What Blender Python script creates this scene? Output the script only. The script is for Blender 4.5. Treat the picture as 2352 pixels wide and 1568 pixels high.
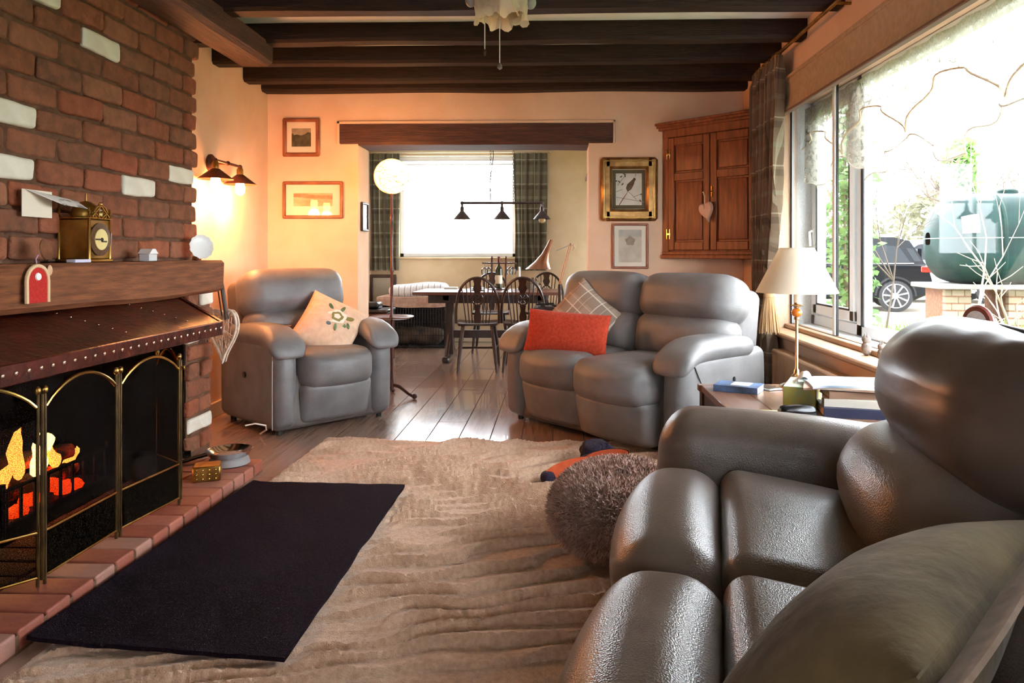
import bpy, math, random
from mathutils import Vector, Matrix, noise
R = math.radians
random.seed(7)
for o in list(bpy.data.objects): bpy.data.objects.remove(o)
SC = bpy.context.scene
COL = SC.collection

# ------------------------------------------------------------------ camera, sky, exposure
cam = bpy.data.cameras.new('camera'); cam_o = bpy.data.objects.new('camera', cam); COL.objects.link(cam_o)
cam_o.location = (0, 0, 1.1); cam_o.rotation_euler = (R(90), 0, R(1.7))
cam.sensor_width = 36.0; cam.lens = 36.0 * 1700 / 2352
cam.shift_x = -0.0207; cam.shift_y = -0.0859; cam.clip_start = 0.05; cam.clip_end = 300
SC.camera = cam_o
w = bpy.data.worlds.new('overcast_sky'); SC.world = w; w.use_nodes = True
bg = w.node_tree.nodes['Background']; bg.inputs[0].default_value = (0.88, 0.94, 1.0, 1); bg.inputs[1].default_value = 9.0
SC.view_settings.view_transform = 'Standard'; SC.view_settings.look = 'None'
SC.view_settings.exposure = 1.15; SC.view_settings.gamma = 1.0; SC.view_settings.use_curve_mapping = False

# ------------------------------------------------------------------ materials
MATS = {}
def lin(c): return tuple(((x / 12.92) if x <= 0.04045 else ((x + 0.055) / 1.055) ** 2.4) for x in c)
def hx(s): return lin(tuple(int(s[i:i + 2], 16) / 255 for i in (0, 2, 4)))
def M(name, col, col2=None, ns=8, detail=4, stretch=(1, 1, 1), rough=.5, metal=0, bump=0, bs=60, bst=(1, 1, 1), spec=.5,
      emit=None, es=0, alpha=1, coat=0, rnd=None, ramp=(.35, .65), sheen=0, voro=False):
    if name in MATS: return MATS[name]
    m = bpy.data.materials.new(name); m.use_nodes = True; nt = m.node_tree; N = nt.nodes; L = nt.links
    p = N['Principled BSDF']; p.inputs['Roughness'].default_value = rough; p.inputs['Metallic'].default_value = metal
    p.inputs['Specular IOR Level'].default_value = spec; p.inputs['Coat Weight'].default_value = coat
    p.inputs['Sheen Weight'].default_value = sheen
    c = hx(col) if isinstance(col, str) else col
    p.inputs['Base Color'].default_value = (*c, 1)
    tc = N.new('ShaderNodeTexCoord')
    src = None
    if col2:
        c2 = hx(col2) if isinstance(col2, str) else col2
        mp = N.new('ShaderNodeMapping'); mp.inputs['Scale'].default_value = stretch; L.new(tc.outputs['Object'], mp.inputs['Vector'])
        if rnd is not None:
            oi = N.new('ShaderNodeObjectInfo'); ml = N.new('ShaderNodeMath'); ml.operation = 'MULTIPLY'; ml.inputs[1].default_value = 37.0
            L.new(oi.outputs['Random'], ml.inputs[0]); L.new(ml.outputs[0], mp.inputs['Location'])
        nz = N.new('ShaderNodeTexNoise'); nz.inputs['Scale'].default_value = ns; nz.inputs['Detail'].default_value = detail
        L.new(mp.outputs[0], nz.inputs['Vector'])
        rp = N.new('ShaderNodeValToRGB'); rp.color_ramp.elements[0].position = ramp[0]; rp.color_ramp.elements[1].position = ramp[1]
        rp.color_ramp.elements[0].color = (*c, 1); rp.color_ramp.elements[1].color = (*c2, 1)
        L.new(nz.outputs['Fac'], rp.inputs['Fac']); src = rp.outputs['Color']
        if rnd:
            r2 = N.new('ShaderNodeValToRGB'); els = r2.color_ramp.elements
            while len(els) < len(rnd): els.new(.5)
            for i, cc in enumerate(rnd): els[i].position = i / (len(rnd) - 1); els[i].color = (*hx(cc), 1)
            oi2 = N.new('ShaderNodeObjectInfo'); L.new(oi2.outputs['Random'], r2.inputs['Fac'])
            mx = N.new('ShaderNodeMixRGB'); mx.inputs['Fac'].default_value = .55
            L.new(src, mx.inputs['Color1']); L.new(r2.outputs['Color'], mx.inputs['Color2']); src = mx.outputs['Color']
        L.new(src, p.inputs['Base Color'])
    if bump:
        mp2 = N.new('ShaderNodeMapping'); mp2.inputs['Scale'].default_value = bst; L.new(tc.outputs['Object'], mp2.inputs['Vector'])
        if voro:
            n2 = N.new('ShaderNodeTexVoronoi'); n2.inputs['Scale'].default_value = bs; out = n2.outputs['Distance']
        else:
            n2 = N.new('ShaderNodeTexNoise'); n2.inputs['Scale'].default_value = bs; n2.inputs['Detail'].default_value = 5; out = n2.outputs['Fac']
        L.new(mp2.outputs[0], n2.inputs['Vector'])
        b = N.new('ShaderNodeBump'); b.inputs['Strength'].default_value = bump; b.inputs['Distance'].default_value = .01
        L.new(out, b.inputs['Height']); L.new(b.outputs[0], p.inputs['Normal'])
    if emit:
        p.inputs['Emission Color'].default_value = (*(hx(emit) if isinstance(emit, str) else emit), 1); p.inputs['Emission Strength'].default_value = es
    if alpha < 1: p.inputs['Alpha'].default_value = alpha
    MATS[name] = m; return m

def plaid(name, base, stripes, rough=.9, bump=.3):
    """woven check: stripes = [(axis, period, width, offset, colour, strength)]"""
    m = bpy.data.materials.new(name); m.use_nodes = True; nt = m.node_tree; N = nt.nodes; L = nt.links
    p = N['Principled BSDF']; p.inputs['Roughness'].default_value = rough; p.inputs['Specular IOR Level'].default_value = .15
    tc = N.new('ShaderNodeTexCoord'); sp = N.new('ShaderNodeSeparateXYZ'); L.new(tc.outputs['Object'], sp.inputs[0])
    cur = N.new('ShaderNodeRGB'); cur.outputs[0].default_value = (*hx(base), 1); cur = cur.outputs[0]
    for ax, per, wd, off, colr, st in stripes:
        a = N.new('ShaderNodeMath'); a.operation = 'MULTIPLY_ADD'; a.inputs[1].default_value = 1 / per; a.inputs[2].default_value = off + 100
        L.new(sp.outputs[ax], a.inputs[0])
        fr = N.new('ShaderNodeMath'); fr.operation = 'FRACT'; L.new(a.outputs[0], fr.inputs[0])
        lt = N.new('ShaderNodeMath'); lt.operation = 'LESS_THAN'; lt.inputs[1].default_value = wd; L.new(fr.outputs[0], lt.inputs[0])
        ml = N.new('ShaderNodeMath'); ml.operation = 'MULTIPLY'; ml.inputs[1].default_value = st; L.new(lt.outputs[0], ml.inputs[0])
        mx = N.new('ShaderNodeMixRGB'); L.new(ml.outputs[0], mx.inputs['Fac']); L.new(cur, mx.inputs['Color1'])
        mx.inputs['Color2'].default_value = (*hx(colr), 1); cur = mx.outputs[0]
    L.new(cur, p.inputs['Base Color'])
    n2 = N.new('ShaderNodeTexNoise'); n2.inputs['Scale'].default_value = 250; L.new(tc.outputs['Object'], n2.inputs['Vector'])
    b = N.new('ShaderNodeBump'); b.inputs['Strength'].default_value = bump; b.inputs['Distance'].default_value = .004
    L.new(n2.outputs['Fac'], b.inputs['Height']); L.new(b.outputs[0], p.inputs['Normal'])
    MATS[name] = m; return m

def glass(name, tint=(1, 1, 1), refl=.5):
    m = bpy.data.materials.new(name); m.use_nodes = True; nt = m.node_tree; N = nt.nodes; L = nt.links
    N.remove(N['Principled BSDF']); out = N['Material Output']
    t = N.new('ShaderNodeBsdfTransparent'); t.inputs[0].default_value = (*tint, 1)
    g = N.new('ShaderNodeBsdfGlossy'); g.inputs['Roughness'].default_value = .02
    f = N.new('ShaderNodeFresnel'); f.inputs['IOR'].default_value = 1.45
    ml = N.new('ShaderNodeMath'); ml.operation = 'MULTIPLY'; ml.inputs[1].default_value = refl; L.new(f.outputs[0], ml.inputs[0])
    mx = N.new('ShaderNodeMixShader'); L.new(ml.outputs[0], mx.inputs[0]); L.new(t.outputs[0], mx.inputs[1]); L.new(g.outputs[0], mx.inputs[2])
    L.new(mx.outputs[0], out.inputs['Surface']); MATS[name] = m; return m

def netting(name, col, scale, thr, soft, base_alpha, top_alpha, kind='NOISE', trans=.5):
    """net or lace cloth: threads let light through between them"""
    m = bpy.data.materials.new(name); m.use_nodes = True; nt = m.node_tree; N = nt.nodes; L = nt.links
    N.remove(N['Principled BSDF']); out = N['Material Output']
    tc = N.new('ShaderNodeTexCoord')
    if kind == 'NOISE':
        n = N.new('ShaderNodeTexNoise'); n.inputs['Scale'].default_value = scale; n.inputs['Detail'].default_value = 3; o = n.outputs['Fac']
    else:
        n = N.new('ShaderNodeTexVoronoi'); n.feature = 'DISTANCE_TO_EDGE'; n.inputs['Scale'].default_value = scale; o = n.outputs['Distance']
    L.new(tc.outputs['Object'], n.inputs['Vector'])
    mr = N.new('ShaderNodeMapRange'); mr.inputs[1].default_value = thr - soft; mr.inputs[2].default_value = thr + soft
    mr.inputs[3].default_value = base_alpha; mr.inputs[4].default_value = top_alpha; L.new(o, mr.inputs[0])
    d = N.new('ShaderNodeBsdfDiffuse'); d.inputs[0].default_value = (*hx(col), 1)
    tl = N.new('ShaderNodeBsdfTranslucent'); tl.inputs[0].default_value = (*hx(col), 1)
    md = N.new('ShaderNodeMixShader'); md.inputs[0].default_value = trans; L.new(d.outputs[0], md.inputs[1]); L.new(tl.outputs[0], md.inputs[2])
    t = N.new('ShaderNodeBsdfTransparent')
    mx = N.new('ShaderNodeMixShader'); L.new(mr.outputs[0], mx.inputs[0]); L.new(t.outputs[0], mx.inputs[1]); L.new(md.outputs[0], mx.inputs[2])
    L.new(mx.outputs[0], out.inputs['Surface']); MATS[name] = m; return m

def translucent(name, col, fac=.5, rough=.8):
    m = bpy.data.materials.new(name); m.use_nodes = True; nt = m.node_tree; N = nt.nodes; L = nt.links
    p = N['Principled BSDF']; p.inputs['Base Color'].default_value = (*hx(col), 1); p.inputs['Roughness'].default_value = rough
    tl = N.new('ShaderNodeBsdfTranslucent'); tl.inputs[0].default_value = (*hx(col), 1)
    mx = N.new('ShaderNodeMixShader'); mx.inputs[0].default_value = fac
    L.new(p.outputs[0], mx.inputs[1]); L.new(tl.outputs[0], mx.inputs[2]); L.new(mx.outputs[0], N['Material Output'].inputs['Surface'])
    MATS[name] = m; return m

plaster = M('warm_plaster', 'E0BFA2', 'DAB698', ns=5, rough=.9, bump=.15, bs=90, spec=.2)
plaster_d = M('dining_plaster', 'DCC6A4', 'D4BC98', ns=5, rough=.9, bump=.15, bs=90, spec=.2)
ceil_m = M('ceiling_white', 'D8DAD6', 'CFD1CC', ns=4, rough=.9, spec=.2)
oak_dark = M('dark_beam_oak', '321E18', '1C110F', ns=6, stretch=(1, 12, 12), rough=.62, spec=.3, bump=.5, bs=14, bst=(1, 14, 14), detail=8)
oak_rough = M('rough_sawn_oak', '5E3826', '3A2118', ns=5, stretch=(12, 1, 12), rough=.7, bump=.6, bs=16, bst=(12, 1, 12), detail=8)
mantel_m = M('mantel_oak', '84502F', '623820', ns=6, stretch=(10, 1, 10), rough=.7, spec=.25, bump=.5, bs=18, bst=(14, 1, 14), detail=8)
lintel_m = M('lintel_oak', '553227', '3C221C', ns=5, stretch=(1, 10, 10), rough=.7, bump=.6, bs=16, bst=(1, 12, 12), detail=8)
brick_m = M('old_red_brick', '9A5E44', '644030', ns=20, detail=7, rough=.9, bump=1.0, bs=45, spec=.2, rnd=['70503C', '8E583E', '9E543A', '825E48', '6A4A3A', 'A85C3E', '926C54'])
brick_w = M('whitewashed_brick', 'E6E2D2', 'D8D2C0', ns=9, rough=.85, bump=.5, bs=30, spec=.2)
mortar = M('brown_mortar', '70523F', '5C4234', ns=20, rough=.95, bump=.7, bs=50, spec=.1)
soot = M('sooty_brick', '1C1614', '0D0B0B', ns=8, rough=.95, bump=.6, bs=30, spec=.1)
iron = M('black_iron', '17151A', '232026', ns=20, rough=.6, metal=.3, bump=.3, bs=60)
copper = M('hammered_copper', '64291A', '38140C', ns=14, rough=.36, metal=.7, bump=.35, bs=45, detail=6)
brass = M('polished_brass', 'C9A860', 'B08E48', ns=10, rough=.24, metal=1)
brass_old = M('aged_brass', 'B88E48', '7E5E2C', ns=12, rough=.38, metal=.9)
floor_m = M('laminate_board', 'A0826E', '866A58', ns=3, stretch=(14, 1, 1), rough=.16, detail=8, bump=.06, bs=10, bst=(40, 2, 1), rnd=['92786A', 'A08272', '866C5C', '967C6A'], coat=.35)
rug_m = M('cream_sculpted_wool', 'DDBCA0', 'C8A488', ns=60, rough=.97, bump=.8, bs=240, spec=.05, sheen=.3)
dark_rug_m = M('black_hearth_rug', '171019', '261C24', ns=120, rough=.95, bump=.6, bs=300, spec=.05)
leather = M('grey_leather', '757372', '666463', ns=7, rough=.4, bump=.16, bs=330, spec=.5, voro=True)
leather_dk = M('grey_leather_side', '6A625C', '5A524D', ns=7, rough=.45, bump=.16, bs=330, spec=.45, voro=True)
leather_n = M('taupe_leather', '6C6058', '5C5048', ns=6, rough=.3, bump=.16, bs=300, spec=.55, voro=True)
leather_wr = M('creased_taupe_leather', '56483F', '483A33', ns=6, rough=.36, bump=.14, bs=8, bst=(1, 3, 3), spec=.5)
white_pvc = M('white_window_plastic', 'E8ECEE', rough=.35)
alu = M('aluminium_track', 'B9BBBA', rough=.3, metal=.6)
black_seal = M('black_rubber_seal', '16181E', rough=.6)
tan_paint = M('tan_painted_wood', 'B48F6E', 'A88462', ns=6, rough=.45)
pane = glass('window_glass', refl=.04)
pic_glass = glass('picture_glass', refl=.35)
cab_m = M('corner_cupboard_oak', '86492A', '63321E', ns=5, stretch=(8, 8, 1), rough=.38, bump=.25, bs=14, bst=(14, 14, 1), detail=7)
dark_wood = M('dark_dining_wood', '3A241C', '25160F', ns=8, stretch=(4, 4, 1), rough=.32, detail=6)
red_wood = M('reddish_table_wood', '6E4030', '57301F', ns=6, stretch=(1, 9, 9), rough=.28, detail=6, coat=.2)
side_wood = M('side_table_wood', '7D5B45', '6B4A37', ns=5, stretch=(10, 1, 10), rough=.3, detail=6, coat=.15)
gold = M('gilt_frame', 'A8804A', '7A562C', ns=12, rough=.35, metal=.7)
wood_frame = M('reddish_picture_frame', '9A5A38', '7C4226', ns=10, rough=.4)
paper = M('cream_mount', 'E4D8C4', rough=.8)
white_cer = M('white_ceramic', 'E6E6E2', rough=.25)
black_plastic = M('black_plastic', '14161A', rough=.3)

# ------------------------------------------------------------------ mesh helpers
class MB:
    def __init__(s, xf=None): s.v = []; s.f = []; s.xf = xf
    def add(s, vs, fs, xf=None):
        o = len(s.v); x = xf or s.xf
        for p in vs:
            p = Vector(p)
            if x is not None: p = x @ p
            s.v.append(p)
        for f in fs: s.f.append([i + o for i in f])
        return s
    def box(s, x0, x1, y0, y1, z0, z1, b=0, xf=None):
        if b <= 0:
            vs = [(x, y, z) for x in (x0, x1) for y in (y0, y1) for z in (z0, z1)]
            return s.add(vs, [(0, 1, 3, 2), (4, 6, 7, 5), (0, 4, 5, 1), (2, 3, 7, 6), (0, 2, 6, 4), (1, 5, 7, 3)], xf)
        c = [(x0 + x1) / 2, (y0 + y1) / 2, (z0 + z1) / 2]; h = [abs(x1 - x0) / 2, abs(y1 - y0) / 2, abs(z1 - z0) / 2]
        b = min(b, min(h) * .95); vs = []; idx = {}
        for sx in (-1, 1):
            for sy in (-1, 1):
                for sz in (-1, 1):
                    for a in range(3):
                        sg = (sx, sy, sz)
                        vs.append([c[k] + sg[k] * (h[k] if k == a else h[k] - b) for k in range(3)]); idx[(sx, sy, sz, a)] = len(vs) - 1
        fs = []
        for a in range(3):
            o1, o2 = (a + 1) % 3, (a + 2) % 3
            for sg in (-1, 1):
                q = []
                for (u, w_) in ((-1, -1), (1, -1), (1, 1), (-1, 1)):
                    k = [0, 0, 0]; k[a] = sg; k[o1] = u; k[o2] = w_; q.append(idx[(*k, a)])
                fs.append(q if sg > 0 else q[::-1])
            for u in (-1, 1):
                for w_ in (-1, 1):
                    q = []
                    for sg, ax in ((-1, o1), (1, o1), (1, o2), (-1, o2)):
                        k = [0, 0, 0]; k[a] = sg; k[o1] = u; k[o2] = w_; q.append(idx[(*k, ax)])
                    fs.append(q if u * w_ < 0 else q[::-1])
        for sx in (-1, 1):
            for sy in (-1, 1):
                for sz in (-1, 1):
                    q = [idx[(sx, sy, sz, a)] for a in range(3)]; fs.append(q if sx * sy * sz > 0 else q[::-1])
        return s.add(vs, fs, xf)
    def tube(s, pts, r, n=8, caps=True, xf=None, closed=False):
        pts = [Vector(p) for p in pts]; k = len(pts); rs = r if isinstance(r, (list, tuple)) else [r] * k
        vs = []; up = None
        for i, p in enumerate(pts):
            if closed: t = (pts[(i + 1) % k] - pts[i - 1])
            else: t = pts[min(i + 1, k - 1)] - pts[max(i - 1, 0)]
            if t.length < 1e-9: t = Vector((0, 0, 1))
            t.normalize()
            if up is None: up = Vector((0, 0, 1)) if abs(t.z) < .9 else Vector((1, 0, 0))
            u = up - t * up.dot(t)
            if u.length < 1e-5: u = t.orthogonal()
            u.normalize(); up = u; v = t.cross(u)
            for j in range(n):
                a = 2 * math.pi * j / n; vs.append(p + (u * math.cos(a) + v * math.sin(a)) * rs[i])
        fs = []
        for i in range(k if closed else k - 1):
            for j in range(n):
                a = i * n + j; b = i * n + (j + 1) % n; i2 = (i + 1) % k
                fs.append((a, b, i2 * n + (j + 1) % n, i2 * n + j))
        if caps and not closed:
            fs.append(list(range(n))[::-1]); fs.append([(k - 1) * n + j for j in range(n)])
        return s.add(vs, fs, xf)
    def lathe(s, prof, n=24, xf=None, caps=True):
        vs = []; fs = []
        for r_, z in prof:
            for j in range(n):
                a = 2 * math.pi * j / n; vs.append((r_ * math.cos(a), r_ * math.sin(a), z))
        k = len(prof)
        for i in range(k - 1):
            for j in range(n): fs.append((i * n + j, i * n + (j + 1) % n, (i + 1) * n + (j + 1) % n, (i + 1) * n + j))
        if caps: fs.append(list(range(n))[::-1]); fs.append([(k - 1) * n + j for j in range(n)])
        return s.add(vs, fs, xf)
    def ball(s, c, r, n=12, sc=(1, 1, 1)):
        m = max(6, n // 2 + 2)
        pr = [(max(1e-4, math.sin(math.pi * i / m)), -math.cos(math.pi * i / m)) for i in range(m + 1)]
        x = Matrix.Translation(c) @ Matrix.Diagonal((r * sc[0], r * sc[1], r * sc[2], 1))
        return s.lathe(pr, n, (s.xf @ x) if s.xf is not None else x)
    def prism(s, poly, h0, h1, xf=None):
        n = len(poly); vs = [(x, y, h0) for x, y in poly] + [(x, y, h1) for x, y in poly]
        fs = [list(range(n))[::-1], [n + i for i in range(n)]] + [(i, (i + 1) % n, n + (i + 1) % n, n + i) for i in range(n)]
        return s.add(vs, fs, xf)
    def grid(s, fn, nu, nv, xf=None, wrap=False):
        vs = [fn(i / nu, j / nv) for i in range(nu + 1) for j in range(nv + 1)]
        fs = [(i * (nv + 1) + j, (i + 1) * (nv + 1) + j, (i + 1) * (nv + 1) + j + 1, i * (nv + 1) + j + 1) for i in range(nu) for j in range(nv)]
        return s.add(vs, fs, xf)
    def sheet(s, fn, nu, nv, th, xf=None):
        """grid surface with thickness th along its own normals"""
        P = [[Vector(fn(i / nu, j / nv)) for j in range(nv + 1)] for i in range(nu + 1)]
        vs = []; N_ = (nu + 1) * (nv + 1)
        nr = []
        for i in range(nu + 1):
            for j in range(nv + 1):
                a = P[min(i + 1, nu)][j] - P[max(i - 1, 0)][j]; b = P[i][min(j + 1, nv)] - P[i][max(j - 1, 0)]
                n = a.cross(b); n = n.normalized() if n.length > 1e-12 else Vector((0, 0, 1)); nr.append(n); vs.append(P[i][j] + n * th / 2)
        k = 0
        for i in range(nu + 1):
            for j in range(nv + 1): vs.append(P[i][j] - nr[k] * th / 2); k += 1
        I = lambda i, j: i * (nv + 1) + j
        fs = []
        for i in range(nu):
            for j in range(nv):
                q = (I(i, j), I(i + 1, j), I(i + 1, j + 1), I(i, j + 1)); fs.append(q); fs.append([x + N_ for x in q][::-1])
        for i in range(nu):
            for j in (0, nv):
                q = [I(i, j), I(i, j) + N_, I(i + 1, j) + N_, I(i + 1, j)]; fs.append(q if j == 0 else q[::-1])
        for j in range(nv):
            for i in (0, nu):
                q = [I(i, j), I(i, j + 1), I(i, j + 1) + N_, I(i, j) + N_]; fs.append(q if i == 0 else q[::-1])
        return s.add(vs, fs, xf)
    def puff(s, x0, x1, y0, y1, z0, z1, r=.05, bulge=(0, 0, 0), fn=None, m=10, k=4, xf=None):
        c = Vector(((x0 + x1) / 2, (y0 + y1) / 2, (z0 + z1) / 2)); h = Vector(((x1 - x0) / 2, (y1 - y0) / 2, (z1 - z0) / 2))
        r = min(r, min(h) * .999)
        ax = []
        for a in range(3):
            i_ = h[a] - r; e = [-h[a] + r * (1 - math.tan(math.pi / 4 * (1 - t / k))) for t in range(k)]
            inner = [-i_ + 2 * i_ * t / m for t in range(m + 1)]
            ax.append(e + inner + [-x for x in e[::-1]])
        vs = []; idx = {}; fs = []
        def vid(p):
            key = tuple(round(x, 6) for x in p)
            if key in idx: return idx[key]
            p = Vector(p); q = Vector([max(-(h[a] - r), min(h[a] - r, p[a])) for a in range(3)]); d = p - q
            pos = q + d.normalized() * r if d.length > 1e-9 else p
            t = [pos[a] / h[a] for a in range(3)]
            b = Vector(pos)
            for a in range(3):
                o1, o2 = (a + 1) % 3, (a + 2) % 3
                b[a] += bulge[a] * t[a] * max(0, 1 - t[o1] ** 2) ** .8 * max(0, 1 - t[o2] ** 2) ** .8
            b = b + c
            if fn: b = Vector(fn(b.x, b.y, b.z))
            vs.append(b); idx[key] = len(vs) - 1; return len(vs) - 1
        for a in range(3):
            o1, o2 = (a + 1) % 3, (a + 2) % 3; A, B = ax[o1], ax[o2]
            for sg in (-1, 1):
                for i in range(len(A) - 1):
                    for j in range(len(B) - 1):
                        q = []
                        for (u, w_) in ((i, j), (i + 1, j), (i + 1, j + 1), (i, j + 1)):
                            p = [0, 0, 0]; p[a] = sg * h[a]; p[o1] = A[u]; p[o2] = B[w_]; q.append(vid(p))
                        q2 = []
                        for t_ in q:
                            if t_ not in q2: q2.append(t_)
                        if len(q2) > 2: fs.append(q2 if sg > 0 else q2[::-1])
        return s.add(vs, fs, xf)
    def build(s, name, mat, parent=None, smooth=True, angle=38):
        me = bpy.data.meshes.new(name); me.from_pydata([tuple(p) for p in s.v], [], s.f)
        if mat: me.materials.append(mat)
        if smooth:
            me.shade_smooth(); me.set_sharp_from_angle(angle=R(angle))
        me.update()
        o = bpy.data.objects.new(name, me); COL.objects.link(o)
        if parent: o.parent = parent
        return o
def tag(o, label=None, cat=None, group=None, kind=None):
    if label: o['label'] = label
    if cat: o['category'] = cat
    if group: o['group'] = group
    if kind: o['kind'] = kind
    return o
def thing(name, label, cat, loc=(0, 0, 0), rz=0, group=None, rot=None):
    o = bpy.data.objects.new(name, None); COL.objects.link(o); o.location = loc; o.rotation_euler = rot or (0, 0, rz)
    o.empty_display_size = .1
    return tag(o, label, cat, group)
def struct(o): o['kind'] = 'structure'; return o
def copy_tree(o, parent=None):
    c = o.copy(); COL.objects.link(c)
    if parent: c.parent = parent
    for ch in [x for x in bpy.data.objects if x.parent == o]: copy_tree(ch, c)
    return c
def inst(o, name, parent, loc=None, rot=None, scale=None):
    c = bpy.data.objects.new(name, o.data); COL.objects.link(c); c.parent = parent
    if loc is not None: c.location = loc
    if rot is not None: c.rotation_euler = rot
    if scale is not None: c.scale = scale
    return c
T = Matrix.Translation
def RX(a): return Matrix.Rotation(R(a), 4, 'X')
def RY(a): return Matrix.Rotation(R(a), 4, 'Y')
def RZ(a): return Matrix.Rotation(R(a), 4, 'Z')
def point(name, loc, energy, col, r, parent=None):
    l = bpy.data.lights.new(name, 'POINT'); l.energy = energy; l.color = col; l.shadow_soft_size = r
    o = bpy.data.objects.new(name, l); COL.objects.link(o); o.location = loc
    if parent: o.parent = parent
    return o

# ------------------------------------------------------------------ the room shell
WX, EX, BY, DY, FY = -2.30, 1.48, 5.86, 9.2, -2.4     # left wall, right wall, back wall, dining far wall, wall behind the camera
CH, BB = 2.48, 2.37                                   # ceiling, underside of the beams
DE = 1.7                                              # dining room right wall
fl = struct(MB().box(-2.7, 2.3, FY, DY + .2, -.1, -.012).build('floor', M('floor_underlay', '4A3A30', rough=.9), smooth=False))
bw, gap = .187, .0035; x0 = -.386 - 11 * bw
proto = None; k = 0; x = x0
while x < DE + .1:
    y = FY - random.random() * 1.2
    while y < DY:
        y1 = y + 1.29
        a, b = max(y, FY), min(y1, DY)
        if b - a > .05:
            bxx1 = min(x + bw - gap, DE + .1)
            MB().box(0, bxx1 - x, 0, b - a - gap, -.012, 0, .0015).build('floor_board', floor_m, fl, smooth=False).location = (x, a, 0)
        y = y1
    x += bw
# ceiling with the dark beams
ce = struct(MB().box(-2.7, 1.9, FY, BY + .34, CH, CH + .1).build('ceiling', ceil_m, smooth=False))
def beam(y1, wd, name='ceiling_beam', x0=WX, x1=EX, z0=BB, z1=CH + .01, sag=.006, seed=0):
    def fn(i, j): return None
    mb = MB(); n = 40; ring = [(-.5, 0), (-.5, 1), (.5, 1), (.5, 0)]
    vs = []; fs = []
    for i in range(n + 1):
        x = x0 + (x1 - x0) * i / n
        dz = noise.noise(Vector((x * 1.3, seed * 7.1, 0))) * sag * 1.6; dw = noise.noise(Vector((x * 1.7, seed * 3.3, 5))) * .008
        c = .018
        prof = [(-wd / 2 - dw, z1), (-wd / 2 - dw, z0 + dz + c), (-wd / 2 - dw + c, z0 + dz), (wd / 2 + dw - c, z0 + dz), (wd / 2 + dw, z0 + dz + c), (wd / 2 + dw, z1)]
        for py, pz in prof: vs.append((x, y1 - wd / 2 + py, pz))
    m = 6
    for i in range(n):
        for j in range(m): fs.append((i * m + j, (i + 1) * m + j, (i + 1) * m + (j + 1) % m, i * m + (j + 1) % m))
    fs.append(list(range(m))); fs.append([n * m + j for j in range(m)][::-1])
    mb.add(vs, fs)
    return mb.build(name, oak_dark, ce, angle=25)
for i, y in enumerate((5.855, 5.52, 5.02, 4.52, 3.95, 3.38, 2.8, 2.2, 1.6, 1.0, .4, -.2, -.8, -1.4, -2.0)): beam(y, .13, seed=i)
# oak bearer along the face of the chimney breast
mb = MB(); n = 30; vs = []; fs = []
for i in range(n + 1):
    y = .2 + (4.5 - .2) * i / n; d = noise.noise(Vector((y * 2, 3, 1))) * .012; e = noise.noise(Vector((y * 2, 9, 1))) * .012
    for px, pz in ((-1.955, 2.385), (-1.955, 2.27 + d), (-1.925, 2.25 + d), (-1.76 + e, 2.25 + d), (-1.735 + e, 2.275 + d), (-1.735 + e, 2.385)): vs.append((px, y, pz))
for i in range(n):
    for j in range(6): fs.append((i * 6 + j, i * 6 + (j + 1) % 6, (i + 1) * 6 + (j + 1) % 6, (i + 1) * 6 + j))
fs.append(list(range(6))[::-1]); fs.append([n * 6 + j for j in range(6)])
mb.add(vs, fs).build('support_beam', oak_rough, ce, angle=25)
# walls
struct(MB().box(WX - .15, WX, 3.9, DY + .2, -.05, 2.6).build('wall_left', plaster, smooth=False))
mb = MB(); mb.box(WX, -1.573, BY, 6.2, 0, CH); mb.box(.265, DE + .15, BY, 6.2, 0, CH); mb.box(-1.573, .265, BY, 6.2, 1.975, CH)
wb = struct(mb.build('wall_back', plaster, smooth=False))
# plaster lip round the lintel and the lintel itself
mb = MB(); mb.box(-1.74, -1.716, BY - .012, BY + .05, 1.97, 2.155, .004); mb.box(.455, .475, BY - .012, BY + .05, 1.97, 2.155, .004); mb.box(-1.74, .475, BY - .012, BY + .05, 2.132, 2.155, .004)
mb.build('plaster_lip', plaster, wb)
mb = MB(); n = 30; vs = []; fs = []
for i in range(n + 1):
    x = -1.718 + (.456 + 1.718) * i / n; d = noise.noise(Vector((x * 2, 1, 8))) * .012; e = noise.noise(Vector((x * 2, 4, 8))) * .008
    for py, pz in ((BY - .015 + e, 2.128), (BY - .015 + e, 1.985 + d), (BY + .01 + e, 1.965 + d), (6.205, 1.965 + d), (6.205, 2.128)): vs.append((x, py, pz))
for i in range(n):
    for j in range(5): fs.append((i * 5 + j, (i + 1) * 5 + j, (i + 1) * 5 + (j + 1) % 5, i * 5 + (j + 1) % 5))
fs.append(list(range(5))); fs.append([n * 5 + j for j in range(5)][::-1])
mb.add(vs, fs).build('lintel_beam', lintel_m, wb, angle=25)
# right wall with the picture window
WY0, WY1, WZ0, WZ1 = 1.3, 5.09, .625, 2.12
mb = MB(); mb.box(EX, 1.82, FY, WY0, 0, 2.6); mb.box(EX, 1.82, WY1, BY, 0, 2.6); mb.box(EX, 1.82, WY0, WY1, 0, .57); mb.box(EX, 1.82, WY0, WY1, WZ1, 2.6)
struct(mb.build('wall_right', plaster, smooth=False))
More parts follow.
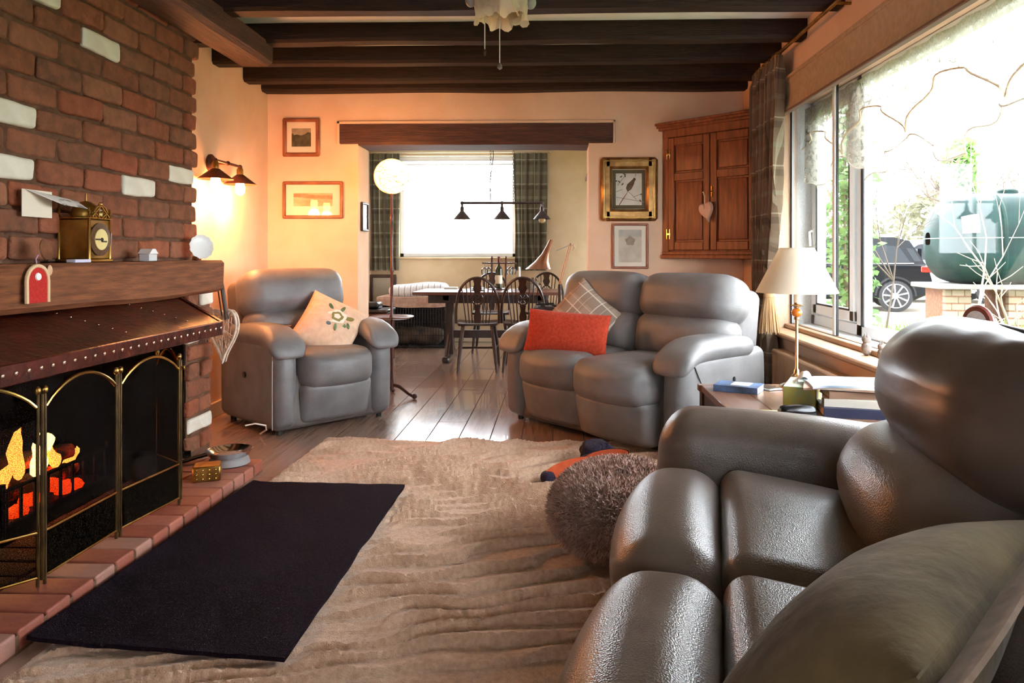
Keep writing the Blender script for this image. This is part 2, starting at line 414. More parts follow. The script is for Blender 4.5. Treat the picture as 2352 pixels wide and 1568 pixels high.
# wall behind the camera with an added, unseen window for fill light, and the left wall beside the chimney
mb = MB(); mb.box(-2.7, -.5, FY - .15, FY, 0, 2.6); mb.box(.7, 1.9, FY - .15, FY, 0, 2.6); mb.box(-.5, .7, FY - .15, FY, 0, .9); mb.box(-.5, .7, FY - .15, FY, 2.1, 2.6)
struct(mb.build('wall_front', plaster, smooth=False))
struct(MB().box(WX - .15, WX, FY, 1.25, 0, 2.6).build('wall_left_near', plaster, smooth=False))
wf = MB()
for xa in (-.5, .07, .64): wf.box(xa, xa + .06, FY - .1, FY - .03, .9, 2.1, .006)
wf.box(-.44, .64, FY - .1, FY - .03, .9, .97, .006).box(-.44, .64, FY - .1, FY - .03, 2.03, 2.1, .006)
wf = struct(wf.build('fill_window_3', white_pvc))
for xa in (-.44, .13): MB().box(xa, xa + .51, FY - .07, FY - .064, .97, 2.03).build('pane', pane, wf)
# dining room
DW0, DW1, DZ0, DZ1 = -1.95, -.487, 1.055, 2.32
mb = MB(); mb.box(WX, DW0, DY, DY + .2, 0, 2.6); mb.box(DW1, DE + .15, DY, DY + .2, 0, 2.6); mb.box(DW0, DW1, DY, DY + .2, 0, DZ0); mb.box(DW0, DW1, DY, DY + .2, DZ1, 2.6)
struct(mb.build('wall_dining_far', plaster_d, smooth=False))
mb = MB(); mb.box(DE, DE + .15, 6.2, 6.7, 0, 2.6); mb.box(DE, DE + .15, 8.7, DY + .2, 0, 2.6); mb.box(DE, DE + .15, 6.7, 8.7, 0, .25); mb.box(DE, DE + .15, 6.7, 8.7, 2.1, 2.6)
struct(mb.build('wall_dining_right', plaster_d, smooth=False))
w4 = struct(MB().box(DE + .04, DE + .1, 6.7, 6.76, .25, 2.1, .006).box(DE + .04, DE + .1, 8.64, 8.7, .25, 2.1, .006).box(DE + .04, DE + .1, 6.76, 8.64, .25, .31, .006).box(DE + .04, DE + .1, 6.76, 8.64, 2.04, 2.1, .006).box(DE + .04, DE + .1, 7.67, 7.73, .31, 2.04, .006).build('fill_window_4', white_pvc))  # unseen window, added to bring more daylight into the dining room
MB().box(DE + .068, DE + .074, 6.76, 8.64, .31, 2.04).build('pane', pane, w4)
struct(MB().box(-2.7, DE + .15, BY + .34, DY + .2, 2.44, 2.54).build('ceiling_dining', ceil_m, smooth=False))
# dining window: frame, panes, blind roll, sill
w2 = struct(MB().box(DW0, DW0 + .05, DY + .06, DY + .12, DZ0, DZ1, .006).box(DW1 - .05, DW1, DY + .06, DY + .12, DZ0, DZ1, .006).box(DW0, DW1, DY + .06, DY + .12, DZ1 - .05, DZ1, .006).box(DW0, DW1, DY + .06, DY + .12, DZ0, DZ0 + .05, .006).build('window_2', white_pvc))
MB().box(DW0 + .05, DW1 - .05, DY + .088, DY + .094, DZ0 + .05, DZ1 - .05).build('pane', pane, w2)
MB().box(DW0 - .01, DW1 + .01, DY - .03, DY + .06, DZ0 - .025, DZ0, .006).build('window_sill', plaster_d, w2)
bl = thing('roller_blind', 'white roller blind rolled up at the top of the dining window', 'blind', (0, DY, 0))
MB().tube([(DW0 + .01, -.0, 2.28), (DW1 - .01, -.0, 2.28)], .028, 14).build('roll', white_cer, bl)
MB().box(DW0 + .02, DW1 - .02, -.004, .002, 2.21, 2.28).build('fabric', translucent('blind_white', 'E9ECEC', .4), bl)
MB().box(DW0 + .02, DW1 - .02, -.012, .01, 2.2, 2.215, .004).build('bottom_bar', white_cer, bl)
# skirting boards
for nm, a in (('baseboard_left', (WX, WX + .018, 4.2, BY, 0, .1)), ('baseboard_back', (WX, -1.573, BY - .018, BY, 0, .1)), ('baseboard_back_right', (.265, EX, BY - .018, BY, 0, .1)), ('baseboard_dining', (WX, DE, DY - .018, DY, 0, .1))):
    struct(MB().box(*a, .004).build(nm, M('cream_gloss', 'D9CBB0', rough=.4)))

# picture window: outer plastic frame, inner sliding secondary glazing, sill
w1 = struct(MB().box(1.74, 1.80, WY0, WY1, WZ0, WZ0 + .07, .006).box(1.74, 1.80, WY0, WY1, WZ1 - .07, WZ1, .006).box(1.74, 1.80, WY1 - .07, WY1, WZ0, WZ1, .006).box(1.74, 1.80, WY0, WY0 + .07, WZ0, WZ1, .006).box(1.74, 1.80, 4.25, 4.33, WZ0, WZ1, .006).build('window_1', white_pvc))
mb = MB()
for z0_, z1_ in ((WZ0 + .075, WZ0 + .145), (WZ1 - .145, WZ1 - .075)): mb.box(1.725, 1.79, 4.335, WY1 - .075, z0_, z1_, .008)
for y0_, y1_ in ((4.335, 4.40), (WY1 - .145, WY1 - .075)): mb.box(1.725, 1.79, y0_, y1_, WZ0 + .075, WZ1 - .075, .008)
cs = mb.build('casement_frame', white_pvc, w1)
MB().box(1.715, 1.727, WY1 - .12, WY1 - .1, 1.15, 1.27, .004).tube([(1.71, WY1 - .11, 1.25), (1.69, WY1 - .115, 1.24), (1.68, WY1 - .16, 1.15)], .008, 8).build('window_handle', white_cer, cs)
MB().box(1.724, 1.73, 4.395, 4.41, WZ0 + .14, WZ1 - .14).box(1.724, 1.73, WY1 - .155, WY1 - .14, WZ0 + .14, WZ1 - .14).box(1.724, 1.73, 4.4, WY1 - .14, WZ0 + .138, WZ0 + .15).build('casement_seal', black_seal, cs)
MB().box(1.734, 1.741, 4.222, 4.256, WZ0 + .06, WZ1 - .06).build('frame_seal', black_seal, w1)
MB().box(1.755, 1.762, 4.40, WY1 - .145, WZ0 + .145, WZ1 - .145).build('pane', pane, w1)
MB().box(1.765, 1.772, WY0 + .07, 4.25, WZ0 + .07, WZ1 - .07).build('pane', pane, w1)
MB().box(1.60, 1.645, WY0, WY1, WZ0 - .03, WZ0, .003).box(1.60, 1.645, WY0, WY1, WZ1 - .03, WZ1, .003).build('glazing_track', tan_paint, w1)
MB().box(1.612, 1.632, 4.325, 4.36, WZ0, WZ1 - .03, .003).box(1.606, 1.626, WY1 - .012, WY1, WZ0, WZ1 - .03, .002).build('sliding_stile', white_pvc, w1)
MB().box(1.622, 1.634, 4.318, 4.326, WZ0, WZ1 - .03).box(1.60, 1.606, WY1 - .02, WY1 - .004, WZ0, WZ1 - .03).build('stile_seal', black_seal, w1)
MB().box(1.618, 1.622, 4.36, WY1 - .012, WZ0, WZ1 - .03).build('pane', pane, w1)
MB().box(1.625, 1.629, WY0, 4.31, WZ0, WZ1 - .03).build('pane', pane, w1)
MB().box(1.42, 1.62, WY0, WY1 + .03, .565, .597, .01).build('window_sill', tan_paint, w1)
MB().box(1.56, 1.62, WY0, WY1, .597, .625, .004).build('inner_bead', tan_paint, w1)
MB().box(1.645, 1.80, WY1 - .002, WY1 + .02, WZ0, WZ1).build('reveal', M('white_render', 'DDE0E0', 'CFD3D4', ns=90, rough=.9, bump=.5, bs=120), w1)
MB().box(1.645, 1.80, WY0, WY1, WZ0 - .02, WZ0, .002).build('outer_sill', white_pvc, w1)

# ------------------------------------------------------------------ chimney breast, brick by brick
mb = MB(); mb.box(-2.75, -1.968, 1.2, 3.955, .93, 2.5); mb.box(-2.45, -1.968, 3.89, 4.16, -.05, .95); mb.box(-2.75, -1.968, 1.2, 1.45, -.05, .95)
chim = struct(mb.build('wall_chimney', mortar, smooth=False))
mb = MB(); mb.box(-2.75, -2.62, 1.45, 3.89, -.05, .93); mb.box(-2.62, -1.975, 3.875, 3.889, 0, .93); mb.box(-2.62, -1.975, 1.451, 1.465, 0, .93); mb.box(-2.62, -1.975, 1.45, 3.89, .915, .93); mb.box(-2.62, -1.94, 1.45, 3.89, -.05, .05)
mb.build('firebox_lining', soot, chim, smooth=False)
def brick_mesh(L_, seed):
    mb = MB(); mb.puff(-.06, .0, -L_ / 2, L_ / 2, -.043, .043, .014, m=5, k=2)
    for p in mb.v:
        q = Vector((p.x * 9, p.y * 9, p.z * 9 + seed * 13)); p.x += noise.noise(q) * .007; p.y += noise.noise(q + Vector((5, 5, 5))) * .009; p.z += noise.noise(q + Vector((9, 1, 5))) * .008
    o = mb.build('brick', brick_m, None); me = o.data; bpy.data.objects.remove(o); return me
BM = {('f', i): brick_mesh(.263, i) for i in range(6)}; BM.update({('h', i): brick_mesh(.125, 20 + i) for i in range(4)})
BW = {k_: v.copy() for k_, v in BM.items()}
for v in BW.values(): v.materials.clear(); v.materials.append(brick_w)
WHITE = [(3.227, 2.0), (2.624, 1.609), (2.624, 1.413), (3.51, 1.413), (3.93, 1.511), (2.827, 2.1), (3.75, 2.2), (4.05, .818), (3.96, .62), (4.03, .13)]
def lay(y, z, kind, xf_=-1.955):
    i = random.randrange(6 if kind == 'f' else 4); me = (BM)[(kind, i)]
    hl = .14 if kind == 'f' else .07
    for wy, wz in WHITE[:6]:
        if abs(wy - y) < hl and abs(wz - z) < .05: me = BW[(kind, i)]
    if z < .9:
        for wy, wz in WHITE[7:]:
            if abs(wy - y) < hl and abs(wz - z) < .05: me = BW[(kind, i)]
    o = bpy.data.objects.new('brick', me); COL.objects.link(o); o.parent = chim
    o.location = (xf_ + random.uniform(-.006, .008), y, z); o.rotation_euler = (random.uniform(-.02, .02), random.uniform(-.02, .02), random.uniform(-.015, .015))
for i in range(15):
    z = 1.07 + .098 * (i + .5); y = 3.985 + random.uniform(-.02, .015); first = True
    if i % 2: lay(y - .0625, z, 'h'); y -= .139
    while y > 1.35:
        lay(y - .1315, z, 'f'); y -= .278
for i in range(9):
    z = .02 + .098 * (i + .5)
    if z > .9: break
    if i % 2 == 0: lay(3.88 + .0625, z, 'h'); lay(3.88 + .139 + .0625 + .02, z, 'h')
    else: lay(3.88 + .155, z, 'f')
# end faces of the pier and the breast
for i in range(14):
    z = 1.07 + .098 * (i + .5)
    o = bpy.data.objects.new('brick', BM[('f' if i % 2 else 'h', i % 4)]); COL.objects.link(o); o.parent = chim; o.location = (-2.12 if i % 2 else -2.17, 3.965, z); o.rotation_euler = (0, 0, R(90))
for i in range(9):
    z = .02 + .098 * (i + .5)
    o = bpy.data.objects.new('brick', BM[('f' if i % 2 else 'h', i % 4)]); COL.objects.link(o); o.parent = chim; o.location = (-2.13 if i % 2 else -2.06, 4.168, z); o.rotation_euler = (0, 0, R(90))

# hearth of red bricks
he = thing('hearth', 'low red brick hearth in front of the fire opening', 'hearth', (0, 0, 0))
MB().box(-1.96, -1.475, 1.2, 3.69, 0, .052).build('mortar_bed', mortar, he, smooth=False)
hb = M('hearth_brick', '9C5440', '7C4636', ns=7, rough=.6, bump=.4, bs=30, rnd=['8A4A3A', 'A25A44', 'B4705C', '96584A', 'AA8878'])
def hearth_brick(lx, ly):
    mb = MB(); mb.puff(-lx / 2, lx / 2, -ly / 2, ly / 2, 0, .058, .008, m=3, k=2); o = mb.build('hearth_brick', hb, None); me = o.data; bpy.data.objects.remove(o); return me
HB = hearth_brick(.236, .108)
for i in range(22):
    for j in range(2):
        o = bpy.data.objects.new('hearth_brick', HB); COL.objects.link(o); o.parent = he
        o.location = (-1.836 + j * .244, 3.64 - i * .114, .004 + random.uniform(-.001, .002)); o.rotation_euler = (0, 0, random.uniform(-.01, .01))

# mantel beam
mt = MB(); n = 30; vs = []; fs = []
for i in range(n + 1):
    y = 1.3 + (3.975 - 1.3) * i / n; d = noise.noise(Vector((y * 2.2, 3, 11))) * .008; e = noise.noise(Vector((y * 1.9, 9, 11))) * .008
    a = .02 * math.sin((y - 2.6) * 2.4) if y > 2.6 else 0
    for px, pz in ((-1.975, 1.064), (-1.975, .90), (-1.83 + e, .895 + d - a * .6), (-1.805 + e, .915 + d - a * .6), (-1.80 + e, 1.05 + d * .5), (-1.815 + e, 1.064)): vs.append((px, y, pz))
for i in range(n):
    for j in range(6): fs.append((i * 6 + j, i * 6 + (j + 1) % 6, (i + 1) * 6 + (j + 1) % 6, (i + 1) * 6 + j))
fs.append(list(range(6))[::-1]); fs.append([n * 6 + j for j in range(6)])
tag(mt.add(vs, fs).build('mantel_beam', mantel_m, angle=25), 'thick brown oak mantel beam across the brick chimney breast', 'mantel')

# copper hood under the mantel
hood = thing('fire_hood', 'dark hammered copper fire hood with a riveted lip below the mantel', 'hood', (0, 0, 0))
mb = MB()
bk = [(-1.90, 1.3, .905), (-1.90, 3.6, .905)]; fr = [(-1.55, 1.3, .782), (-1.55, 3.385, .782)]
mb.add([bk[0], bk[1], fr[1], fr[0], (-1.90, 1.3, .895), (-1.90, 3.6, .895), (-1.552, 3.385, .772), (-1.552, 1.3, .772)],
       [(3, 2, 1, 0), (4, 5, 6, 7), (0, 1, 5, 4), (1, 2, 6, 5), (2, 3, 7, 6), (3, 0, 4, 7)])
mb.build('canopy', copper, hood)
MB().box(-1.56, -1.545, 1.3, 3.392, .722, .786, .004).build('lip', copper, hood)
mb = MB()
a_, b_ = Vector((-1.552, 3.388, 0)), Vector((-1.90, 3.6, 0)); d_ = (b_ - a_); an = math.atan2(d_.y, d_.x)
mb.add([(a_.x, a_.y, .722), (a_.x, a_.y, .786), (b_.x, b_.y, .912), (b_.x, b_.y, .85), (a_.x + .008, a_.y + .012, .722), (a_.x + .008, a_.y + .012, .786), (b_.x + .008, b_.y + .012, .912), (b_.x + .008, b_.y + .012, .85)],
       [(0, 1, 2, 3), (7, 6, 5, 4), (0, 4, 5, 1), (1, 5, 6, 2), (2, 6, 7, 3), (3, 7, 4, 0)])
mb.build('end_lip', copper, hood)
rv = MB().ball((0, 0, 0), .0065, 8, (.5, 1, 1)).build('rivet', M('bright_rivet', 'E0C8B0', rough=.25, metal=.9), hood); rv.location = (-1.543, 3.375, .757)
for i in range(1, 40): inst(rv, 'rivet', hood, (-1.543, 3.375 - .052 * i, .757))
for yy in (2.66, 3.12):
    for i in range(7):
        t = i / 7; inst(rv, 'rivet', hood, (-1.86 + .3 * t, yy - .03 + .1 * t, .893 - .105 * t + .003), (0, R(70), 0), (.8, .8, .8))

# fire: iron basket, logs, flames
fire_c = Vector((-2.17, 2.98, .05))
fire = thing('log_fire', 'burning orange fire flickering in the iron fire basket', 'fire', fire_c)
gr = thing('fire_basket', 'black iron fire basket standing inside the fireplace', 'grate', fire_c)
for i in range(9): MB().tube([(.14, -.3 + .075 * i, .03), (.14, -.3 + .075 * i, .17)], .007, 6).build('bar', iron, gr)
mb = MB(); mb.tube([(.14, -.32, .17), (.14, .32, .17)], .009, 6); mb.tube([(.14, -.32, .04), (.14, .32, .04)], .009, 6); mb.box(-.16, .14, -.32, .32, .03, .045); mb.box(-.17, -.155, -.32, .32, .03, .3)
for s_ in (-1, 1): mb.tube([(.14, .32 * s_, 0), (.14, .32 * s_, .2)], .012, 6); mb.tube([(-.16, .32 * s_, 0), (-.16, .32 * s_, .2)], .012, 6)
mb.build('frame', iron, gr)
logm = M('charred_log', '2A1A14', 'FF5A18', ns=9, rough=.9, bump=1, bs=25, ramp=(.56, .7))
ember = M('glowing_ember', 'FF4A10', rough=.8, emit='FF3A08', es=2.6)
for i, (dx, dy, dz, an, L_, r_) in enumerate(((-.02, -.05, .10, 80, .44, .045), (.05, .08, .10, 100, .36, .04), (-.03, .05, .19, 60, .34, .038), (.0, -.18, .12, 110, .26, .035))):
    mb = MB(); pts = [(-L_ / 2 + L_ * t / 6, noise.noise(Vector((t, i, 2))) * .02, noise.noise(Vector((t, i, 7))) * .015) for t in range(7)]
    mb.tube(pts, [r_ * .8, r_, r_ * 1.05, r_, r_ * .95, r_, r_ * .8], 10)
    o = tag(mb.build('log', logm), ['charred log glowing at the bottom of the fire basket', 'blackened log at the front of the fire basket', 'burning log lying across the others in the fire', 'short charred log at the near end of the fire'][i], 'log', 'burning logs'); o.location = fire_c + Vector((dx, dy, dz)); o.rotation_euler = (0, 0, R(an))
for i, (dx, dy, dz) in enumerate(((.11, .06, .07), (.1, .0, .1), (.115, .13, .06), (.1, -.12, .08), (.11, -.2, .06))):
    mb = MB(); mb.ball((0, 0, 0), .035, 8, (1, 1.3, .8))
    for p in mb.v: p += noise.noise_vector(p * 40 + Vector((i * 9, 0, 0))) * .012
    o = mb.build('ember', ember, fire); o.location = (dx, dy, dz)
flame_m = M('flame', 'FF9A30', rough=1, emit=(1.0, .27, .04), es=7)
flame_y = M('flame_core', 'FFD870', rough=1, emit=(1.0, .62, .2), es=10)
def flame(loc, h, r_, lean, i, mat):
    mb = MB(); pts = []; rs = []
    for t in range(10):
        u = t / 9; pts.append((math.sin(u * 4 + i) * .02 * u + lean[0] * u, math.cos(u * 3.3 + i) * .03 * u + lean[1] * u, h * u)); rs.append(max(.001, r_ * (math.sin(math.pi * (u * .85 + .15)) ** .8)))
    mb.tube(pts, rs, 8)
    for p in mb.v: p += noise.noise_vector(p * 22 + Vector((i * 5, 0, 0))) * .012
    o = mb.build('flame', mat, fire); o.location = loc
for i, a in enumerate([((.02, .02, .12), .15, .03, (0, .03), flame_y), ((.03, .12, .14), .12, .028, (0, -.03), flame_m), ((.0, -.05, .14), .2, .028, (0, .01), flame_m), ((.02, -.16, .1), .13, .028, (.02, -.02), flame_m), ((.04, .19, .1), .09, .02, (0, .03), flame_m), ((.05, -.24, .06), .1, .022, (.02, -.03), flame_y), ((.04, .06, .22), .09, .018, (0, .0), flame_y)]):
    flame(a[0], a[1], a[2], a[3], i, a[4])

# folding brass fire screen
S = [(-1.80, 2.02), (-1.605, 2.27), (-1.60, 2.665), (-1.555, 3.03), (-1.735, 3.17)]
brass_dk = M('dark_brass', '5A4424', '3E2E18', ns=20, rough=.4, metal=.8)
scr = thing('fire_screen', 'folding brass fire screen with arched tops and dark mesh panels', 'fire screen', (0, 0, .06))
mesh_m = netting('fine_black_mesh', '14100E', 420, .5, .1, .45, .8, trans=0)
for i in range(4):
    a = Vector((*S[i], 0)); b = Vector((*S[i + 1], 0)); d = b - a; L_ = d.length; u = d.normalized()
    xf = Matrix(((u.x, -u.y, 0, a.x), (u.y, u.x, 0, a.y), (0, 0, 1, 0), (0, 0, 0, 1)))
    p = thing('panel', None, None); p.parent = scr
    bpy.data.objects.remove(p)
    e = .012; arch = [(e + .004 + (L_ - 2 * e - .008) * t / 14, 0, .56 + .075 * math.sin(math.pi * t / 14) ** .8) for t in range(15)]
    fo = MB(xf).tube(arch, .006, 8).build('arched_top', brass, scr)
    for xx in (e, L_ - e): MB(xf).tube([(xx, 0, 0), (xx, 0, .60)], .0055, 8).build('post', brass_dk, scr); MB(xf).ball((xx, 0, .612), .010, 8, (1, 1, 1.4)).build('finial', brass_old, scr)
    for zz in (.03, .17): MB(xf).tube([(e, 0, zz), (L_ - e, 0, zz)], .005, 8).build('rail', brass, scr)
    poly = [(e, .03), (L_ - e, .03)] + [(q[0], q[2]) for q in arch[::-1]]
    mb = MB(xf); mb.prism(poly, -.001, .001, xf @ RX(90)); mb.build('mesh', mesh_m, fo, smooth=False)
    if i in (1, 2):
        mb = MB(xf); mb.prism([(e, .03), (L_ - e, .03), (L_ - e, .17), (e, .17)], -.004, -.002, xf @ RX(90)); mb.build('kick_plate', M('pierced_brass', '5A4A2A', '2A2418', ns=60, rough=.5, metal=.6, bump=.8, bs=120), fo, smooth=False)
for i in (1, 2, 3):
    MB().tube([(*S[i], 0.02), (*S[i], .60)], .006, 8).build('hinge', brass_dk, scr)
MB().box(-1.575, -1.535, 3.02, 3.032, .56, .575, .002).build('latch', brass, scr)

# hearth things: bowl, brass box, tongs, kindling
bowl = thing('pet_bowl', 'shiny steel pet bowl standing on the red hearth', 'bowl', (-1.60, 3.70, .06))
bowl.location = (-1.605, 3.60, .062)
MB().lathe([(.085, 0), (.098, .008), (.092, .03), (.072, .045)], 32).build('stand', M('grey_rubber', '8A8684', rough=.6), bowl)
MB().lathe([(.05, .03), (.09, .045), (.108, .072), (.112, .074), (.106, .07), (.088, .05), (.045, .038), (.001, .036)], 32, caps=False).build('basin', M('polished_steel', 'C9C9CC', rough=.12, metal=1), bowl)
bx = thing('brass_box', 'small brass studded box on the hearth beside the steel bowl', 'box', (-1.60, 3.36, .062), R(20))
MB().box(-.06, .06, -.05, .05, 0, .07, .006).build('body', brass_old, bx)
st = MB().ball((0, 0, 0), .006, 6).build('stud', brass, bx); st.location = (-.04, -.05, .015)
for i in range(4):
    for j in range(3):
        if i or j: inst(st, 'stud', bx, (-.04 + .027 * i, -.05, .015 + .02 * j))
tg = thing('fire_tongs', 'black iron fire tongs lying by the brick pier', 'tongs', (-1.78, 3.62, .07), R(-20))
for s_ in (-1, 1): MB().tube([(-.05, -.16, 0), (s_ * .012, 0, .02), (s_ * .03, .2, .012)], .007, 8).build('arm', iron, tg)
MB().ball((-.05, -.17, 0), .02, 10).build('knob', iron, tg)
kb = tag(MB().puff(-.07, .07, -.05, .05, 0, .09, .02, (.0, .0, .01), m=4, k=2).build('coal_block', M('grey_coal', '4A4044', '2C2628', ns=14, rough=.8, bump=.6, bs=30)), 'lump of dark coal on the hearth by the pier', 'coal'); kb.location = (-1.87, 3.36, .064); kb.rotation_euler = (0, 0, .5)
cb = tag(MB().tube([(-1.78, 4.42, .012), (-1.72, 4.36, .05), (-1.70, 4.3, .09), (-1.745, 4.26, .11), (-1.80, 4.25, .10)], .005, 6).build('mains_cable', M('white_cable', 'D8CFC6', rough=.5)), 'pale cable looping out beside the brick pier', 'cable')

# mantel ornaments
clk = thing('lantern_clock', 'brass lantern clock with a round dial on the mantel', 'clock', (-1.885, 2.92, 1.066))
MB().box(-.065, .055, -.066, .066, .012, .17, .004).build('case', brass_old, clk)
MB().box(-.075, .065, -.076, .076, 0, .012, .003).build('base_plate', brass, clk); MB().box(-.072, .062, -.073, .073, .17, .178, .003).build('top_plate', brass, clk)
for sx in (-.066, .056):
    for sy in (-.067, .067): MB().lathe([(.006, .0), (.006, .175), (.01, .18), (.004, .19), (.008, .2), (.002, .215)], 10, T((sx, sy, 0))).build('pillar', brass, clk)
dl = MB().lathe([(.066, 0), (.066, .004), (.04, .006), (.001, .006)], 32, T((.057, 0, .09)) @ RY(90)).build('chapter_ring', M('dark_chapter_ring', '4A3018', '6A4A28', ns=80, rough=.4, metal=.5), clk)
MB().lathe([(.043, 0), (.042, .004), (.001, .005)], 28, T((.061, 0, .09)) @ RY(90)).build('dial_centre', M('gilt_dial', 'E6D690', rough=.35, metal=.4), dl)
MB().box(.066, .068, -.042, .004, .087, .093).box(.066, .068, -.003, .03, .079, .085).lathe([(.008, 0), (.006, .004)], 12, T((.065, 0, .09)) @ RY(90)).build('hands', black_plastic, dl)
mb = MB()
for s_ in (-1, 1):
    pts = [(.06, s_ * (.012 + .035 * math.sin(t * .9)), .18 + .012 * t + .006 * math.sin(t * 2.2)) for t in range(5)]; mb.tube(pts, .004, 6)
    pts = [(.06, s_ * (.02 + .016 * math.cos(t * .9)), .19 + .016 * math.sin(t * .9)) for t in range(8)]; mb.tube(pts, .0035, 6)
mb.ball((.06, 0, .232), .008, 8); mb.tube([(.06, -.055, .18), (.06, -.03, .20), (.06, 0, .225), (.06, .03, .20), (.06, .055, .18)], .004, 6); mb.build('fret', brass, clk)
MB().lathe([(.05, .175), (.055, .19), (.045, .22), (.02, .24), (.004, .245), (.003, .275)], 20).build('bell', brass_old, clk)
cd = thing('folded_card', 'white folded paper card leaning on the bricks behind the clock', 'card', (-1.925, 2.62, 1.2))
MB().box(-.004, -.002, .0, .16, .035, .135).build('back_leaf', paper, cd, smooth=False)
MB().add([(0, .02, .135), (0, .30, .112), (.07, .37, .075), (.07, .12, .085), (0, .02, .133), (0, .30, .11), (.07, .37, .073), (.07, .12, .083)], [(0, 1, 2, 3), (7, 6, 5, 4), (0, 4, 5, 1), (1, 5, 6, 2), (2, 6, 7, 3), (3, 7, 4, 0)]).build('front_leaf', M('printed_card', 'E2DDD6', '8A8078', ns=16, rough=.7, stretch=(3, 1, 1), ramp=(.55, .62)), cd, smooth=False)
bx2 = tag(MB().box(-.03, .03, -.06, .06, 0, .012, .002).build('small_packet', M('lilac_packet', 'C9C6DC', rough=.5)), 'small pale packet lying at the foot of the clock', 'packet'); bx2.location = (-1.835, 2.80, 1.0655); bx2.scale = (.6, .8, 1)
glb = tag(MB().box(-.02, .02, -.003, .003, 0, .12, .001).build('plastic_slip', M('frosted_plastic', 'C8C0C4', rough=.4, alpha=.75)), 'frosted plastic slip standing beside the clock', 'slip'); glb.location = (-1.875, 3.035, 1.065); glb.rotation_euler = (R(-4), 0, 0)
ov = thing('oval_plaque', 'small brown oval plaque on a stand left behind the clock', 'plaque', (-1.87, 2.67, 1.066), rot=(0, R(-12), 0))
MB().lathe([(.001, 0), (.03, .002), (.036, .006), (.034, .01), (.001, .008)], 24, T((0, 0, .045)) @ Matrix.Diagonal((1, .95, 1.2, 1)) @ RY(90)).build('disc', M('brown_wood_disc', '7A4A2C', '5C341E', ns=30, rough=.4), ov)
MB().box(-.012, .02, -.02, .02, 0, .008, .002).build('foot', dark_wood, ov)
pb = thing('trinket_box', 'tiny white house-shaped trinket box on the mantel', 'trinket', (-1.86, 3.33, 1.065))
MB().box(-.025, .025, -.033, .033, 0, .034, .003).build('body', M('silvered_porcelain', 'C9CACB', rough=.25), pb)
MB().prism([(-.037, 0), (.037, 0), (.012, .022), (-.012, .022)], -.028, .028, T((0, 0, .034)) @ RZ(90) @ RX(90)).build('lid', white_cer, pb)
pl = thing('oval_dish', 'white oval dish with a scalloped rim tilted at the mantel end', 'dish', (-1.875, 3.84, 1.067), rot=(R(-14), R(-14), R(-42)))
mb = MB(); n = 40; prof = [(.004, .0), (.6, .0), (.8, .07), (1.0, .16), (1.0, .19), (.8, .1), (.6, .04), (.004, .04)]
vs = []; fs = []
for r_, h_ in prof:
    for j in range(n):
        a = 2 * math.pi * j / n; sc = 1 + (.04 * math.cos(a * 12) if r_ > .9 else 0); vs.append((h_ * .08, .062 * r_ * sc * math.cos(a), .07 + .066 * r_ * sc * math.sin(a)))
for i in range(len(prof) - 1):
    for j in range(n): fs.append((i * n + j, i * n + (j + 1) % n, (i + 1) * n + (j + 1) % n, (i + 1) * n + j))
mb.add(vs, fs).build('plate', white_cer, pl)
MB().box(-.06, .0, -.015, .015, -.0, .03, .003).build('stand', wood_frame, pl)
# hanging red felt ornament and little gold shell on the mantel front
ro = thing('felt_ornament', 'red felt arched ornament with a cream border hanging on the mantel', 'ornament', (-1.79, 2.50, .93))
arc = [(-.05, 0), (.05, 0)] + [(.05 * math.cos(math.pi * t / 10), .075 + .05 * math.sin(math.pi * t / 10)) for t in range(11)]
def yz(poly, x0_, x1_, mat, nm, par): return MB().prism(poly, x0_, x1_, Matrix(((0, 0, 1, 0), (1, 0, 0, 0), (0, 1, 0, 0), (0, 0, 0, 1)))).build(nm, mat, par)
yz(arc, 0, .008, M('red_felt', 'C0281E', 'A01C18', ns=120, rough=.95), 'felt', ro)
MB().tube([(.006, -.052, 0), (.006, -.053, .07)] + [(.006, -.053 * math.cos(math.pi * t / 10), .075 + .053 * math.sin(math.pi * t / 10)) for t in range(11)] + [(.006, .053, .0)], .007, 8).build('border', M('cream_cord', 'D8B890', rough=.9), ro)
MB().lathe([(.014, 0), (.012, .004), (.001, .005)], 16, T((.008, 0, .09)) @ RY(90)).build('button', white_cer, ro)
MB().tube([(.004, 0, .125), (.004, -.006, .15), (.004, .006, .165)], .002, 6).build('loop', M('lilac_thread', 'B894B8', rough=.8), ro)
so = tag(MB().ball((0, 0, 0), .014, 10, (.4, 1, 1.4)).build('shell_charm', M('pale_gold_shell', 'C8A078', rough=.4)), 'small pale gold charm pinned on the mantel front', 'charm'); so.location = (-1.797, 2.58, 1.04)
